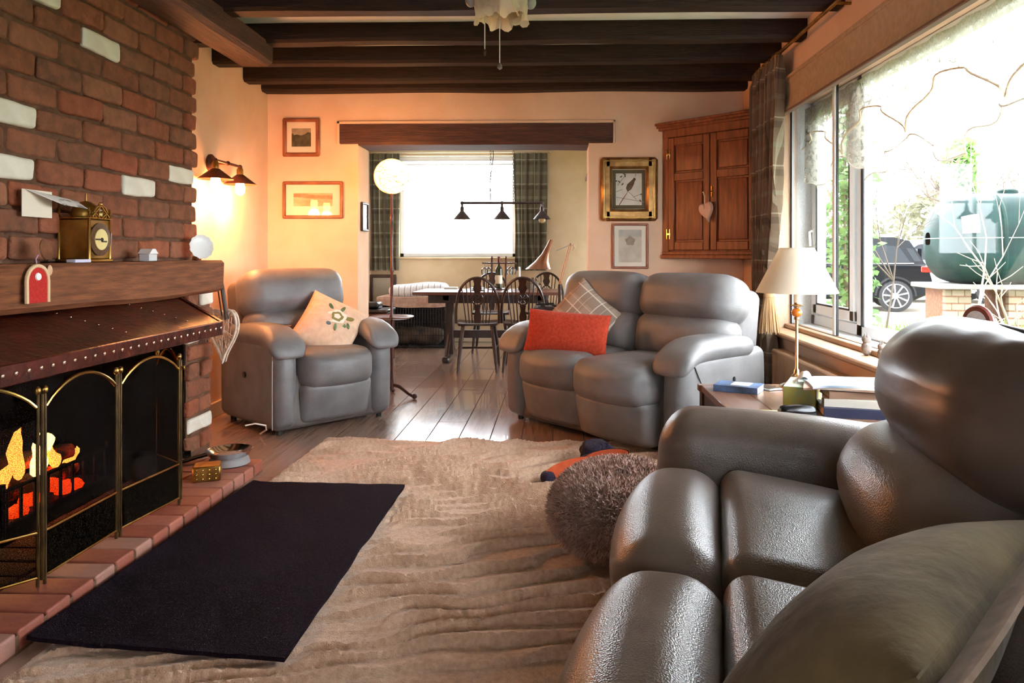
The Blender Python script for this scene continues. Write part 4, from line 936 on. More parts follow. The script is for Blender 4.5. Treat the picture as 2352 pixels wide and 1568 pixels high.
# ------------------------------------------------------------------ corner cupboard
cup = thing('corner_cupboard', 'brown oak corner cupboard with two panelled doors hung in the corner', 'cupboard', (.857, BY, 1.06))
p0 = Vector((.0, .0)); p1 = Vector((EX - .857, -.60)); d = (p1 - p0); L_ = d.length; an = math.atan2(d.y, d.x)
cup.rotation_euler = (0, 0, an)           # local x runs along the front, local y points into the corner
H_ = 1.06
inv = Matrix.Rotation(-an, 2)
cor = inv @ Vector((EX - .857, 0))
MB().prism([(0, 0), (L_, 0), (cor.x, cor.y)], .0, H_).build('carcass', cab_m, cup, smooth=False)
def strip(x0, x1, z0, z1, y0, y1, nm, par=cup, b=.004, mat=cab_m): return MB().box(x0, x1, y0, y1, z0, z1, b).build(nm, mat, par)
strip(.0, .055, 0.03, H_ - .04, -.018, .0, 'stile'); strip(L_ - .055, L_, 0.03, H_ - .04, -.018, 0, 'stile'); strip(0, L_, H_ - .12, H_ - .04, -.02, 0, 'frieze')
for i, (z0, z1, o) in enumerate(((H_ - .06, H_ - .035, .03), (H_ - .04, H_ - .015, .045), (H_ - .02, H_, .06))): strip(-.03 - o * .3, L_ + .01, z0, z1, -o, .0, 'cornice_mould')
strip(-.01, L_, 0, .03, -.035, 0, 'base_mould'); strip(0, L_, .03, .055, -.026, 0, 'base_mould')
mid = L_ / 2
for side in (0, 1):
    a, b = (.06, mid - .003) if side == 0 else (mid + .003, L_ - .06)
    dr = thing('x', None, None); bpy.data.objects.remove(dr)
    dr = MB().box(a, b, -.012, -.001, .065, H_ - .125).build('door', cab_m, cup)
    s_ = .055
    for nm, (x0, x1, z0, z1) in (('door_stile', (a, a + s_, .065, H_ - .125)), ('door_stile', (b - s_, b, .065, H_ - .125)), ('door_rail', (a + s_, b - s_, .065, .13)), ('door_rail', (a + s_, b - s_, H_ - .185, H_ - .125)), ('door_rail', (a + s_, b - s_, .60, .66))):
        MB().box(x0, x1, -.030, -.010, z0, z1, .005).build(nm, cab_m, dr)
    for z0, z1 in ((.13, .60), (.66, H_ - .185)):
        MB().puff(a + s_ + .012, b - s_ - .012, -.024, -.008, z0 + .012, z1 - .012, .007, m=2, k=2).build('door_panel', cab_m, dr)
    hx_ = a + .004 if side == 0 else b - .004
    for z in (.19, H_ - .25):
        mb = MB(); mb.box(hx_ - .018, hx_ - .010, -.036, -.028, z - .04, z + .04, .002); mb.box(hx_ + .010, hx_ + .018, -.036, -.028, z - .04, z + .04, .002); mb.box(hx_ - .012, hx_ + .012, -.036, -.028, z - .008, z + .008, .002)
        mb.build('hinge', M('bright_brass', 'D8B878', rough=.18, metal=1), dr)
MB().box(mid + .012, mid + .026, -.036, -.028, .46, .54, .002).tube([(mid + .019, -.036, .5), (mid + .019, -.052, .5), (mid + .019, -.056, .485)], .004, 8).build('key_plate', brass_old, cup)
hh = thing('felt_heart', 'small pink felt heart hanging from the cupboard key', 'heart'); hh.parent = None
cw = Matrix.Translation((.857, BY, 1.06)) @ Matrix.Rotation(an, 4, 'Z')
hh.matrix_world = cw @ T((mid + .012, -.056, .27)) @ RY(-14)
hp2 = [(x_ * .72, z_ * .53) for x_, z_ in [heart(2 * math.pi * t / 32) for t in range(32)]]
mb = MB(); ring = []
for sc, yy in ((.55, -.026), (.85, -.02), (1, -.004), (1, .004), (.85, .012)): ring.append([(x_ * sc, yy, .075 + (z_ - .075) * sc) for x_, z_ in hp2])
vs = [p for r_ in ring for p in r_]; n = 32; fs = [(i * n + j, i * n + (j + 1) % n, (i + 1) * n + (j + 1) % n, (i + 1) * n + j) for i in range(4) for j in range(n)]; fs += [list(range(n))[::-1], [4 * n + j for j in range(n)]]
mb.add(vs, fs).build('heart', M('pink_felt', 'CFA690', rough=.95), hh); MB().tube([(0, -.006, .13), (.012, -.003, .2), (.004, -.0, .235)], .005, 6).build('ribbon', M('cream_ribbon', 'D8C4A8', rough=.8), hh)

# ------------------------------------------------------------------ curtains, blind, lace at the picture window
tart = [(2, .30, .10, .1, '8E8A78', .6), (2, .30, .03, .5, 'C6BCA4', .6), (2, .30, .14, .7, '5A4E44', .5), (1, .21, .12, .2, '5A4C40', .6), (1, .21, .05, .62, 'BFB49C', .6), (1, .21, .2, .35, '8E7A68', .5)]
curt_m = plaid('tartan_curtain', '84705E', tart)
def add_translucency(m, col, fac):
    nt = m.node_tree; N = nt.nodes; L = nt.links; p = N['Principled BSDF']; out = N['Material Output']
    tl = N.new('ShaderNodeBsdfTranslucent'); tl.inputs[0].default_value = (*hx(col), 1)
    if p.inputs['Base Color'].links: L.new(p.inputs['Base Color'].links[0].from_socket, tl.inputs[0])
    mx = N.new('ShaderNodeMixShader'); mx.inputs[0].default_value = fac; L.new(p.outputs[0], mx.inputs[1]); L.new(tl.outputs[0], mx.inputs[2]); L.new(mx.outputs[0], out.inputs['Surface'])
add_translucency(curt_m, '84705E', .25)
ct = thing('window_curtain', 'brown tartan curtain tied back at the corner of the picture window', 'curtain', (1.40, 0, 0))
def cur(u, v):
    z = .12 + (2.34 - .12) * v
    tie = math.exp(-((z - .86) / .34) ** 2)
    y_in = 5.22; near = 4.66 + .16 * tie + (.03 if z < .8 else 0) + (.13 * max(0, min(1, (1.5 - z))))
    y = y_in + (near - y_in) * u - .03 * math.sin(z * 3) * u
    amp = (.030 + .012 * (1 - v)) * (1 - .5 * tie); f = u * 9 + .25 * math.sin(z * 2.2)
    x = amp * math.sin(2 * math.pi * f) + .012 * math.sin(2 * math.pi * f * 2.3 + z)
    if v > .965: x *= .6
    return (x, y, z)
MB().sheet(cur, 110, 50, .004).build('fabric', curt_m, ct)
tb = thing('curtain_tassel', 'fawn tassel tie-back hanging on the tartan curtain', 'tassel', (1.36, 4.75, 0))
fawn = M('fawn_cord', 'C09A6C', 'A8825A', ns=60, rough=.9, stretch=(1, 1, .1))
MB().lathe([(.012, .92), (.03, .905), (.034, .885), (.026, .865), (.02, .855), (.034, .845), (.036, .825), (.03, .818)], 20).build('head', fawn, tb)
mb = MB()
for i in range(44):
    a = 2 * math.pi * i / 44 + .1 * (i % 3); r0, r1 = .03, .058 + .008 * math.sin(i * 2.1)
    mb.tube([(r0 * math.cos(a), r0 * math.sin(a), .825), ((r0 + r1) / 2 * math.cos(a), (r0 + r1) / 2 * math.sin(a), .72), (r1 * math.cos(a + .05), r1 * math.sin(a + .05), .60 + .01 * math.sin(i * 5))], .0048, 5)
mb.build('fringe', fawn, tb); MB().tube([(0, 0, .915), (.01, .10, .95), (.06, .22, .97), (.085, .3, .97)], .012, 8).build('cord', fawn, tb)
rd = thing('curtain_rod', 'thin dark curtain rod along the top of the picture window', 'curtain rod', (1.40, 0, 2.352))
MB().tube([(0, 1.6, 0), (0, 5.25, 0)], .011, 10).build('rod', brass_old, rd)
for y in (2.2, 3.75, 5.2): MB().tube([(0, y, 0), (.08, y, 0)], .008, 8).build('bracket', brass_old, rd)
for i in range(7): MB().tube([(.018 * math.cos(a), 4.70 + .075 * i, .018 * math.sin(a) - .004) for a in [2 * math.pi * k / 12 for k in range(12)]], .003, 6, closed=True).build('ring', brass_old, rd)
rb = thing('roman_blind', 'beige fabric blind pulled up above the picture window', 'blind', (1.43, 0, 0))
bf = M('beige_blind_cloth', 'B49A7C', 'A88E70', ns=30, rough=.9, bump=.2, bs=120)
MB().box(.012, .052, 1.35, 5.07, 2.185, 2.21, .006).build('headrail', bf, rb)
MB().sheet(lambda u, v: (.022 + .014 * math.sin(v * 3.1), 1.36 + 3.7 * u, 2.195 - .20 * v), 4, 12, .006).build('front_fold', bf, rb)
MB().sheet(lambda u, v: (.040 + .006 * math.sin(v * 3.1), 1.36 + 3.7 * u, 2.19 - .17 * v), 4, 12, .005).build('back_fold', bf, rb)
MB().box(.012, .05, 1.36, 5.06, 1.982, 2.0, .005).build('bottom_bar', M('brown_bar', '6E5440', rough=.6), rb)
lace = netting('white_lace', 'B4B0A4', 34, .50, .06, .42, .9, trans=.3)
lc = thing('lace_valance', 'scalloped white lace valance across the top of the picture window', 'lace curtain', (1.69, 0, 0))
def lace_bot(y): 
    t = (y * 1.25) % 1.0; return 1.50 + .16 * abs(math.sin(math.pi * t)) ** 1.5 + .015 * math.sin(y * 40)
def lf_(u, v):
    y = 1.4 + (5.04 - 1.4) * u; zb = lace_bot(y); z = 2.07 + (zb - 2.07) * v
    return (.022 * math.sin(y * 26 + v) * (.4 + v), y, z)
MB().grid(lf_, 260, 24).build('lace', lace, lc)
lace2 = netting('dense_lace_flower', 'B8B4A8', 20, .06, .03, .85, .15, kind='VORO', trans=.3)
def lf2(u, v):
    y = 1.4 + (5.04 - 1.4) * u; t = (y * 1.25) % 1.0; zt = 1.96; zb = 1.68 + .2 * abs(math.sin(math.pi * (t + .5)))
    return (-.02 + .02 * math.sin(y * 24 + v * 2), y, zt + (zb - zt) * v)
MB().grid(lf2, 260, 10).build('swag', lace2, lc)
mb = MB(); mb.tube([(lf2(i / 260, 1)[0], lf2(i / 260, 1)[1], lf2(i / 260, 1)[2]) for i in range(0, 261)], .0045, 5); mb.build('braid', M('gold_braid', 'D8C8A8', rough=.9), lc)
mb = MB(); mb.tube([lf_(i / 260, 1) for i in range(0, 261)], .004, 5); mb.build('hem', M('white_hem', 'D8D4C8', rough=.9), lc)
# radiator below the sill
rr = thing('radiator', 'long tan panel radiator under the picture window', 'radiator', (1.40, 0, 0))
mb = MB(); n = 96
prof = [(-.03 - .010 * (0.5 + .5 * math.sin(i / n * 2 * math.pi * 40)), 2.2 + 2.5 * i / n) for i in range(n + 1)]
mb.add([(x_, y_, z_) for x_, y_ in prof for z_ in (.12, .47)], [(2 * i, 2 * i + 1, 2 * i + 3, 2 * i + 2) for i in range(n)]); mb.build('panel', tan_paint, rr)
MB().box(-.036, .05, 2.18, 4.72, .46, .50, .01).build('top_grille', tan_paint, rr); MB().box(-.036, .05, 2.18, 4.72, .10, .125, .01).build('bottom_rail', tan_paint, rr); MB().box(-.02, .05, 2.2, 4.7, .12, .47).build('back', tan_paint, rr)
for y in (2.3, 4.6): MB().box(.03, .08, y - .02, y + .02, .2, .4).build('bracket', tan_paint, rr)
# things on the sill
def animal(label, y, sc):
    t = thing('stone_owl', label, 'ornament', (1.535, y, .597)); st_ = M('speckled_stone', '9A9088', '6E645C', ns=40, rough=.9, bump=.6, bs=60)
    MB().ball((0, 0, .035 * sc), .03 * sc, 12, (.8, .9, 1.2)).build('body', st_, t); MB().ball((0, 0, .078 * sc), .022 * sc, 12).build('head', st_, t)
    for s_ in (-1, 1): MB().lathe([(.008 * sc, 0), (.001, .02 * sc)], 8, T((0, s_ * .013 * sc, .092 * sc))).build('ear', st_, t)
animal('taller grey stone animal ornament on the window sill', 3.70, 1.0); animal('smaller brown-grey stone animal ornament on the window sill', 3.53, .82)
tm = thing('round_thermometer', 'round red-brown framed dial standing on the sill behind the sofa', 'dial', (1.52, 2.70, .597), rot=(0, 0, R(20)))
MB().lathe([(.001, .01), (.04, .01), (.042, .016), (.058, .016), (.064, .008), (.06, -.004), (.001, -.006)], 28, T((0, 0, .255)) @ RY(-90)).build('rim', M('red_brown_rim', '6E2E20', '4E1E16', ns=12, rough=.4), tm)
MB().lathe([(.043, 0), (.043, .002), (.001, .002)], 24, T((-.0145, 0, .255)) @ RY(-90)).build('face', M('grey_dial', '8E98A2', 'C4CCD2', ns=20, rough=.3), tm)
MB().box(-.02, .03, -.035, .035, 0, .012, .003).tube([(0, 0, .01), (0, 0, .20)], .008, 8).build('stand', dark_wood, tm)

# ------------------------------------------------------------------ side table and what stands on it
stb = thing('side_table', 'square wooden side table between the two sofas', 'table', (.665, 2.66, 0))
TW, TD, TH = .66, .775, .50
for i in range(4): MB().box(i * TW / 4 + .001, (i + 1) * TW / 4 - .001, .04, TD - .04, TH - .03, TH, .002).build('top_board', side_wood, stb)
for (a, b) in ((0, .04), (TD - .04, TD)): MB().box(-.01, TW + .01, a, b, TH - .03, TH, .003).build('top_edge', side_wood, stb)
for (a, b) in ((0, .05), (TW - .05, TW)):
    for (c, d) in ((0.0, .05), (TD - .05, TD)): MB().box(a, b, c, d, 0, TH - .03, .004).build('leg', dark_wood, stb)
for (a, b) in ((.01, .03), (TW - .03, TW - .01)): MB().box(a, b, .05, TD - .05, .14, TH - .03, .003).build('side_panel', dark_wood, stb)
MB().box(.03, TW - .03, .03, TD - .03, .12, .14, .003).build('shelf', dark_wood, stb)
tl = thing('table_lamp', 'brass table lamp with a cream cone shade on the side table', 'lamp', (1.085, 3.36, TH))
bb = M('lamp_brass', 'C8B088', rough=.22, metal=1)
MB().lathe([(.075, 0), (.075, .006), (.06, .014), (.03, .022), (.02, .04), (.026, .05), (.014, .06), (.012, .075), (.0065, .085), (.0065, .30), (.012, .305), (.012, .315)], 28).build('stem', bb, tl)
MB().ball((0, 0, .335), .024, 20, (1, 1, .85)).build('amber_bead', M('amber_glass', 'D07018', rough=.08, spec=.8, coat=.5), tl)
MB().lathe([(.012, .355), (.014, .362), (.03, .366), (.012, .374), (.012, .38)], 20).build('collar', bb, tl); MB().lathe([(.014, .38), (.014, .44)], 16).build('candle_tube', M('ivory_tube', 'E2D6BC', rough=.5), tl)
MB().lathe([(.178, .425), (.075, .625), (.0735, .625), (.1765, .425)], 40, caps=False).build('lamp_shade', translucent('cream_shade', 'EBE0CC', .35), tl)
mb = MB(); mb.tube([(.074 * math.cos(a), .074 * math.sin(a), .622) for a in [2 * math.pi * k / 32 for k in range(32)]], .0025, 6, closed=True)
for k in range(3): mb.tube([(0, 0, .60), (.073 * math.cos(2.1 * k), .073 * math.sin(2.1 * k), .62)], .0015, 5)
mb.build('shade_ring', bb, tl); MB().tube([(0, 0, .44), (0, 0, .60)], .008, 8).build('bulb_holder', white_cer, tl)
def book(name, label, loc, w_, d_, h_, rz, cover, grp=None):
    t = thing(name, label, 'book', loc, R(rz), grp); pg = M('page_block', 'E4DCC8', 'D2C8B2', ns=200, stretch=(.02, .02, 1), rough=.9)
    MB().box(-w_ / 2 + .003, w_ / 2 - .003, -d_ / 2 + .003, d_ / 2 - .003, .003, h_ - .003).build('pages', pg, t, smooth=False)
    MB().box(-w_ / 2, w_ / 2, -d_ / 2, d_ / 2, h_ - .003, h_, .001).build('cover', cover, t); MB().box(-w_ / 2, w_ / 2, -d_ / 2, d_ / 2, 0, .003, .001).build('cover', cover, t); MB().box(-w_ / 2 - .001, -w_ / 2 + .003, -d_ / 2, d_ / 2, 0, h_, .001).build('spine', cover, t)
    return t
pbk = book('paperback_book', 'thick paperback book with a blue and dark cover on the side table', (.805, 3.27, TH), .13, .19, .028, 62, M('blue_book_cover', '2E3644', '5A7AA8', ns=9, rough=.4))
MB().box(-.03, .05, -.05, .03, .028, .0284).build('cover_label', paper, pbk, smooth=False)
mp = thing('mobile_phone', 'black mobile phone lying beside the paperback', 'phone', (.935, 3.33, TH), R(25)); MB().box(-.037, .037, -.07, .07, 0, .009, .003).build('case', alu, mp); MB().box(-.032, .032, -.06, .06, .009, .0098).build('screen', black_plastic, mp)
tx = thing('tissue_box', 'yellow-green floral tissue box on the side table', 'tissue box', (.985, 2.98, TH), R(-24))
MB().box(-.06, .06, -.12, .12, 0, .085, .003).build('box', M('floral_card', 'B4A23C', '8A9A6A', ns=18, rough=.5), tx)
MB().box(-.058, .058, -.118, .118, .085, .0865).build('top_print', M('floral_top', 'D2D6C2', '9AB094', ns=16, rough=.5), tx, smooth=False)
def tis(u, v): return (-.03 + .06 * u + .012 * math.sin(v * 6 + u * 3), -.04 + .08 * v, .085 + .05 * math.sin(math.pi * u) * (.6 + .4 * math.sin(v * 7)))
MB().sheet(tis, 10, 12, .001).build('tissue', M('tissue_paper', 'EDEDED', rough=.9), tx)
z_ = TH
for i, (nm, lab, w_, d_, h_, rz, colr, x_, y_) in enumerate((('hardback_book', 'navy edged hardback book at the bottom of the book stack', .17, .24, .035, 80, '2A2E4A', 1.115, 2.80), ('hardback_book', 'white hardback book second from the bottom of the stack', .16, .22, .03, 74, 'D8D2C4', 1.12, 2.81), ('hardback_book', 'brown covered book under the magazines', .15, .21, .026, 84, '8A6A54', 1.12, 2.82))):
    book(nm, lab, (x_, y_, z_), w_, d_, h_, rz, M('cover_' + colr, colr, rough=.5), 'books stacked on the side table'); z_ += h_
def mag(u, v): return (-.12 + .24 * u, -.15 + .30 * v, .006 - .035 * max(0, v - .8) + .004 * math.sin(u * 5))
def magazine(label, loc, rz, colr, c2):
    o = tag(MB().sheet(mag, 8, 12, .008).build('magazine', M('magazine_' + colr, colr, c2, ns=9, rough=.35, detail=6)), label, 'magazine', 'magazines on the side table'); o.location = loc; o.rotation_euler = (0, 0, R(rz)); return o
magazine('brown magazine lying open under the colourful one', (1.11, 2.86, z_ + .002), 70, 'B8917A', 'D8C8B8'); magazine('colourful glossy magazine on top of the book stack', (1.12, 2.87, z_ + .012), 82, 'D6DCE0', '8AA0B4')
gc = tag(MB().puff(-.07, .07, -.03, .03, 0, .042, .02, (0, 0, .006), lambda x, y, z: (x, y * (1 - 2.5 * abs(x) ** 1.2), z), m=8, k=3).build('glasses_case', M('black_gloss', '16181C', rough=.15)), 'shiny black glasses case on the side table edge', 'glasses case'); gc.location = (.885, 2.735, TH); gc.rotation_euler = (0, 0, R(8))
sp = tag(MB().box(-.075, .075, -.03, .03, 0, .02, .004).build('sweet_packet', M('green_white_packet', 'DDE0D2', 'A8B43C', ns=22, rough=.4)), 'white and green packet lying by the glasses case', 'packet'); sp.location = (.775, 2.745, TH); sp.rotation_euler = (0, 0, R(-6))

# ------------------------------------------------------------------ globe floor lamp with tray
flp = thing('floor_lamp', 'wooden floor lamp with a glowing round wicker globe and tray', 'floor lamp', (-1.25, 5.63, 0))
rw = M('dark_red_wood', '5A2E22', '3E1E16', ns=12, rough=.3)
for k in range(3):
    a = 2 * math.pi * k / 3 - .35
    MB().tube([(0, 0, .10), (.07 * math.cos(a), .07 * math.sin(a), .085), (.15 * math.cos(a), .15 * math.sin(a), .035), (.19 * math.cos(a), .19 * math.sin(a), .02)], [.014, .013, .011, .012], 8).ball((.2 * math.cos(a), .2 * math.sin(a), .021), .021, 10).build('foot', rw, flp)
MB().lathe([(.016, .06), (.022, .1), (.014, .14), (.011, .2), (.011, .58), (.02, .6)], 16).build('lower_pole', rw, flp)
MB().lathe([(.02, .596), (.13, .60), (.165, .612), (.168, .62), (.162, .622), (.13, .612), (.02, .61)], 40).build('tray', M('lamp_tray_wood', '7A4630', '62331F', ns=8, rough=.25), flp)
MB().lathe([(.02, .61), (.012, .64), (.011, .95), (.018, .97), (.011, .99), (.011, 1.34), (.018, 1.37), (.011, 1.40), (.009, 1.56)], 16).build('upper_pole', rw, flp)
gl_m = M('glowing_wicker', 'FFE8B0', rough=.8, emit=(1.0, .62, .26), es=5.5)
g = bpy.data.materials['glowing_wicker'].node_tree; nzt = g.nodes.new('ShaderNodeTexNoise'); nzt.inputs['Scale'].default_value = 34; tcg = g.nodes.new('ShaderNodeTexCoord'); g.links.new(tcg.outputs['Object'], nzt.inputs['Vector'])
mrg = g.nodes.new('ShaderNodeMapRange'); mrg.inputs[1].default_value = .4; mrg.inputs[2].default_value = .6; mrg.inputs[3].default_value = 5.0; mrg.inputs[4].default_value = 11; g.links.new(nzt.outputs['Fac'], mrg.inputs[0]); g.links.new(mrg.outputs[0], g.nodes['Principled BSDF'].inputs['Emission Strength'])
MB().ball((0, 0, 1.69), .128, 32).build('globe', gl_m, flp)
random.seed(5); mb = MB()
for k in range(26):
    ax = Vector((random.gauss(0, 1), random.gauss(0, 1), random.gauss(0, 1))).normalized(); u1 = ax.orthogonal().normalized(); v1 = ax.cross(u1)
    mb.tube([Vector((0, 0, 1.69)) + (u1 * math.cos(a) + v1 * math.sin(a)) * .134 for a in [2 * math.pi * j / 30 for j in range(30)]], .0022, 4, closed=True)
mb.build('wicker', M('wicker_strand', 'F0D8A8', rough=.8), flp)

# ------------------------------------------------------------------ ceiling light with frilled shades and pull cords
cl = thing('ceiling_light', 'cream frilled glass ceiling light with two pull cords', 'ceiling light', (-.235, 3.2, BB))
frg = translucent('frosted_cream_glass', 'D8C8AC', .4, .4)
MB().lathe([(.06, .1), (.06, .0), (.055, -.02), (.03, -.05), (.025, -.10), (.05, -.13), (.04, -.16), (.012, -.18)], 28).build('stem', brass_old, cl)
for k in range(4):
    a = R(-90 + 90 * k + 8); dx, dy = math.cos(a), math.sin(a)
    MB().tube([(.03 * dx, .03 * dy, -.12), (.07 * dx, .07 * dy, -.10), (.10 * dx, .10 * dy, -.12)], .008, 8).build('arm', brass_old, cl)
    vs = []; n = 40; prof = [(.022, 0), (.03, -.02), (.048, -.05), (.058, -.08), (.066, -.105), (.085, -.128)]
    mbs = MB(); fs = []
    for i, (r_, h_) in enumerate(prof):
        for j in range(n):
            t = 2 * math.pi * j / n; fr_ = (i / 5) ** 2; rr2 = r_ * (1 + .16 * fr_ * math.sin(t * 7)); vs.append((rr2 * math.cos(t), rr2 * math.sin(t), h_ + .014 * fr_ * math.sin(t * 7 + 1.2)))
    for i in range(5):
        for j in range(n): fs.append((i * n + j, i * n + (j + 1) % n, (i + 1) * n + (j + 1) % n, (i + 1) * n + j))
    xf = T((.105 * dx, .105 * dy, -.12)) @ Matrix.Rotation(R(32), 4, Vector((dy, -dx, 0)) * -1)
    mbs.add(vs, fs, xf); mbs.build('lamp_shade', frg, cl)
    MB().ball((.13 * dx, .13 * dy, -.18), .024, 14, (1, 1, 1.2)).build('bulb', M('unlit_bulb', '8E8A80', rough=.3), cl)
cord_m = M('pull_cord', 'D0C8C0', rough=.6)
MB().tube([(-.07, 0, -.15), (-.07, 0, -.385)], .0022, 6).build('pull_cord', cord_m, cl); MB().lathe([(.002, 0), (.007, -.008), (.006, -.02), (.002, -.028)], 12, T((-.07, 0, -.385))).build('cord_pull', dark_wood, cl)
MB().tube([(-.005, 0, -.16), (-.005, 0, -.445)], .0022, 6).build('pull_cord', cord_m, cl); MB().lathe([(.002, 0), (.011, -.01), (.012, -.022), (.002, -.03)], 12, T((-.005, 0, -.445))).build('cord_pull', M('clear_knob', '6A605C', rough=.1), cl)
hk = thing('beam_hook', 'small white china cup hook by the oak bearer beam', 'hook', (-1.93, 4.45, BB)); hk.location = (-1.88, 4.62, CH)
MB().tube([(0, 0, 0), (0, 0, -.06)], .006, 8).build('rod', brass_old, hk); MB().ball((.0, 0, -.09), .03, 14, (1, 1, 1.1)).build('globe', white_cer, hk)

# ------------------------------------------------------------------ dining room
def chair0():
    t = thing('wheelback_chair', 'x', 'chair', (0, 0, 0), 0, 'wheelback chairs round the dining table')
    MB().puff(-.205, .205, -.20, .19, .425, .455, .014, (0, 0, -.004), lambda x, y, z: (x * (1 - .12 * max(0, y) / .2), y, z - .01 * (1 - (x / .2) ** 2) * (1 if z > .44 else 0)), m=8, k=3).build('seat', dark_wood, t)
    for sx in (-1, 1):
        MB().tube([(sx * .15, -.15, .43), (sx * .18, -.18, .22), (sx * .20, -.205, 0)], [.014, .019, .012], 10).build('leg', dark_wood, t)
        MB().tube([(sx * .13, .15, .43), (sx * .16, .20, .22), (sx * .18, .25, 0)], [.014, .019, .012], 10).build('leg', dark_wood, t)
        MB().tube([(sx * .178, -.178, .2), (sx * .162, .2, .2)], [.009, .009], 8).build('stretcher', dark_wood, t)
    MB().tube([(-.17, 0, .2), (.17, 0, .2)], .01, 8).build('stretcher', dark_wood, t)
    # hoop back
    def hoop(a): 
        zz = max(0, math.sin(a)); return Vector((.20 * math.cos(a) * (1 if a < 9 else 1), .165 + .08 * (zz ** .6), .45 + .425 * zz ** .62))
    pts = [hoop(math.pi * k / 30) for k in range(31)]
    MB().tube(pts, .013, 8).build('hoop', dark_wood, t)
    for x_ in (-.145, -.105, -.068, .068, .105, .145):
        ang = math.acos(x_ / .20); tp = hoop(ang); MB().tube([(x_ * .72, .165, .45), tp], .0055, 6).build('spindle', dark_wood, t)
    XZs = Matrix(((1, 0, 0, 0), (0, .17, -1, .163), (0, .985, 0, .45), (0, 0, 0, 1)))
    sl = MB()
    L = [(-.028, 0), (-.036, .06), (-.022, .12), (-.03, .17)]; R2 = [(-x_, z_) for x_, z_ in L[::-1]]
    sl.prism(L + R2, -.005, .005, XZs)
    sl.prism([(-.022, .285), (.022, .285), (.042, .33), (.03, .37), (.042, .425), (-.042, .425), (-.03, .37), (-.042, .33)], -.005, .005, XZs)
    sl.tube([XZs @ Vector((.05 * math.cos(a), .228 + .056 * math.sin(a), 0)) for a in [2 * math.pi * k / 24 for k in range(24)]], .008, 6, closed=True)
    for k in range(5):
        a = math.pi * k / 5 + .3; sl.tube([XZs @ Vector((.05 * math.cos(a), .228 + .056 * math.sin(a), 0)), XZs @ Vector((-.05 * math.cos(a), .228 - .056 * math.sin(a), 0))], .004, 5)
    sl.build('splat', dark_wood, t)
    return t
c0 = chair0(); places = [((-.735, 7.05, 0), 180 + 4, 'dark wheelback dining chair on the crate side, its back to the living room'), ((-.29, 7.07, 0), 180 - 3, 'dark wheelback dining chair nearest the desk lamp, its back to the living room'),
          ((-.72, 8.33, 0), 3, 'dark wheelback dining chair across the table behind the wine bottle'), ((-.12, 8.36, 0), -5, 'dark wheelback dining chair across the table under the tartan curtain')]
for i, (loc, rz, lab) in enumerate(places):
    c = c0 if i == 0 else copy_tree(c0); c.location = loc; c.rotation_euler = (0, 0, R(rz)); c['label'] = lab
dt = thing('dining_table', 'dark wooden trestle dining table with a reddish polished top', 'table', (-.68, 7.72, 0))
for i in range(5): MB().box(-.745, .745, -.38 + i * .152 + .0008, -.38 + (i + 1) * .152 - .0008, .685, .715, .002).build('top_board', red_wood, dt)
MB().box(-.6, .6, -.30, -.27, .60, .685, .003).build('apron', dark_wood, dt); MB().box(-.6, .6, .27, .30, .60, .685, .003).build('apron', dark_wood, dt)
for sx in (-.42, .52):
    MB().box(sx - .04, sx + .04, -.05, .05, .05, .66, .006).build('post', dark_wood, dt); MB().box(sx - .04, sx + .04, -.30, .30, .62, .685, .01).build('cross_bar', dark_wood, dt); MB().box(sx - .035, sx + .035, -.34, .34, 0, .06, .012).build('trestle_foot', dark_wood, dt)
    for s_ in (-1, 1): MB().tube([(sx, s_ * .05, .25), (sx, s_ * .26, .05)], .022, 8).build('brace', dark_wood, dt)
MB().box(-.42, .52, -.02, .02, .22, .30, .004).build('stretcher', dark_wood, dt)
TT = .715
wc = thing('wine_caddy', 'turned wooden wine caddy holding four upturned glasses on the table', 'caddy', (-.60, 7.88, TT))
MB().lathe([(.11, 0), (.112, .008), (.10, .014)], 28).build('base', rw, wc)
for s_ in (-1, 1): MB().lathe([(.009, .01), (.013, .05), (.008, .09), (.013, .16), (.008, .2), (.013, .26), (.009, .32), (.014, .335), (.006, .355), (.002, .36)], 12, T((s_ * .075, 0, 0))).build('post', rw, wc)
MB().box(-.18, .18, -.02, .02, .275, .29, .006).build('rack', rw, wc)
cgl = glass('drinking_glass', (.93, .95, .95), 1.0)
for sx, side_ in ((-.15, 'outermost on the crate side'), (-.115, 'next to the bottle on the crate side'), (.115, 'next to the bottle on the candle side'), (.15, 'outermost on the candle side')):
    t = thing('wine_glass', 'upturned wine glass in the caddy, ' + side_, 'glass', (-.60 + sx, 7.88 + (.03 if abs(sx) < .13 else -.03), TT + .16), 0, 'glasses in the wine caddy')
    MB().lathe([(.030, 0), (.036, .03), (.032, .06), (.012, .078), (.004, .085)], 16, caps=False).build('bowl', cgl, t); MB().lathe([(.004, .085), (.004, .125), (.034, .13), (.034, .133)], 16).build('stem', cgl, t)
wb_ = thing('wine_bottle', 'dark green wine bottle with a red capsule standing in the caddy', 'bottle', (-.60, 7.88, TT + .014))
MB().lathe([(.03, 0), (.037, .006), (.037, .19), (.032, .215), (.014, .245), (.013, .27)], 20).build('body', M('bottle_green', '1C2414', rough=.1, spec=.8), wb_); MB().lathe([(.0142, .268), (.0145, .335), (.012, .338)], 16).build('capsule', M('red_capsule', '6A1E1A', rough=.4), wb_); MB().lathe([(.0375, .05), (.0375, .14)], 20, caps=False).build('label', paper, wb_)
cnd = thing('candle_holder', 'white candle in a glass holder on the dining table', 'candle', (-.385, 7.95, TT)); MB().lathe([(.035, 0), (.036, .004), (.006, .01), (.005, .08), (.03, .10), (.034, .13), (.03, .13), (.004, .1)], 20).build('holder', cgl, cnd); MB().lathe([(.012, .10), (.012, .24), (.002, .243)], 14).build('candle', white_cer, cnd)
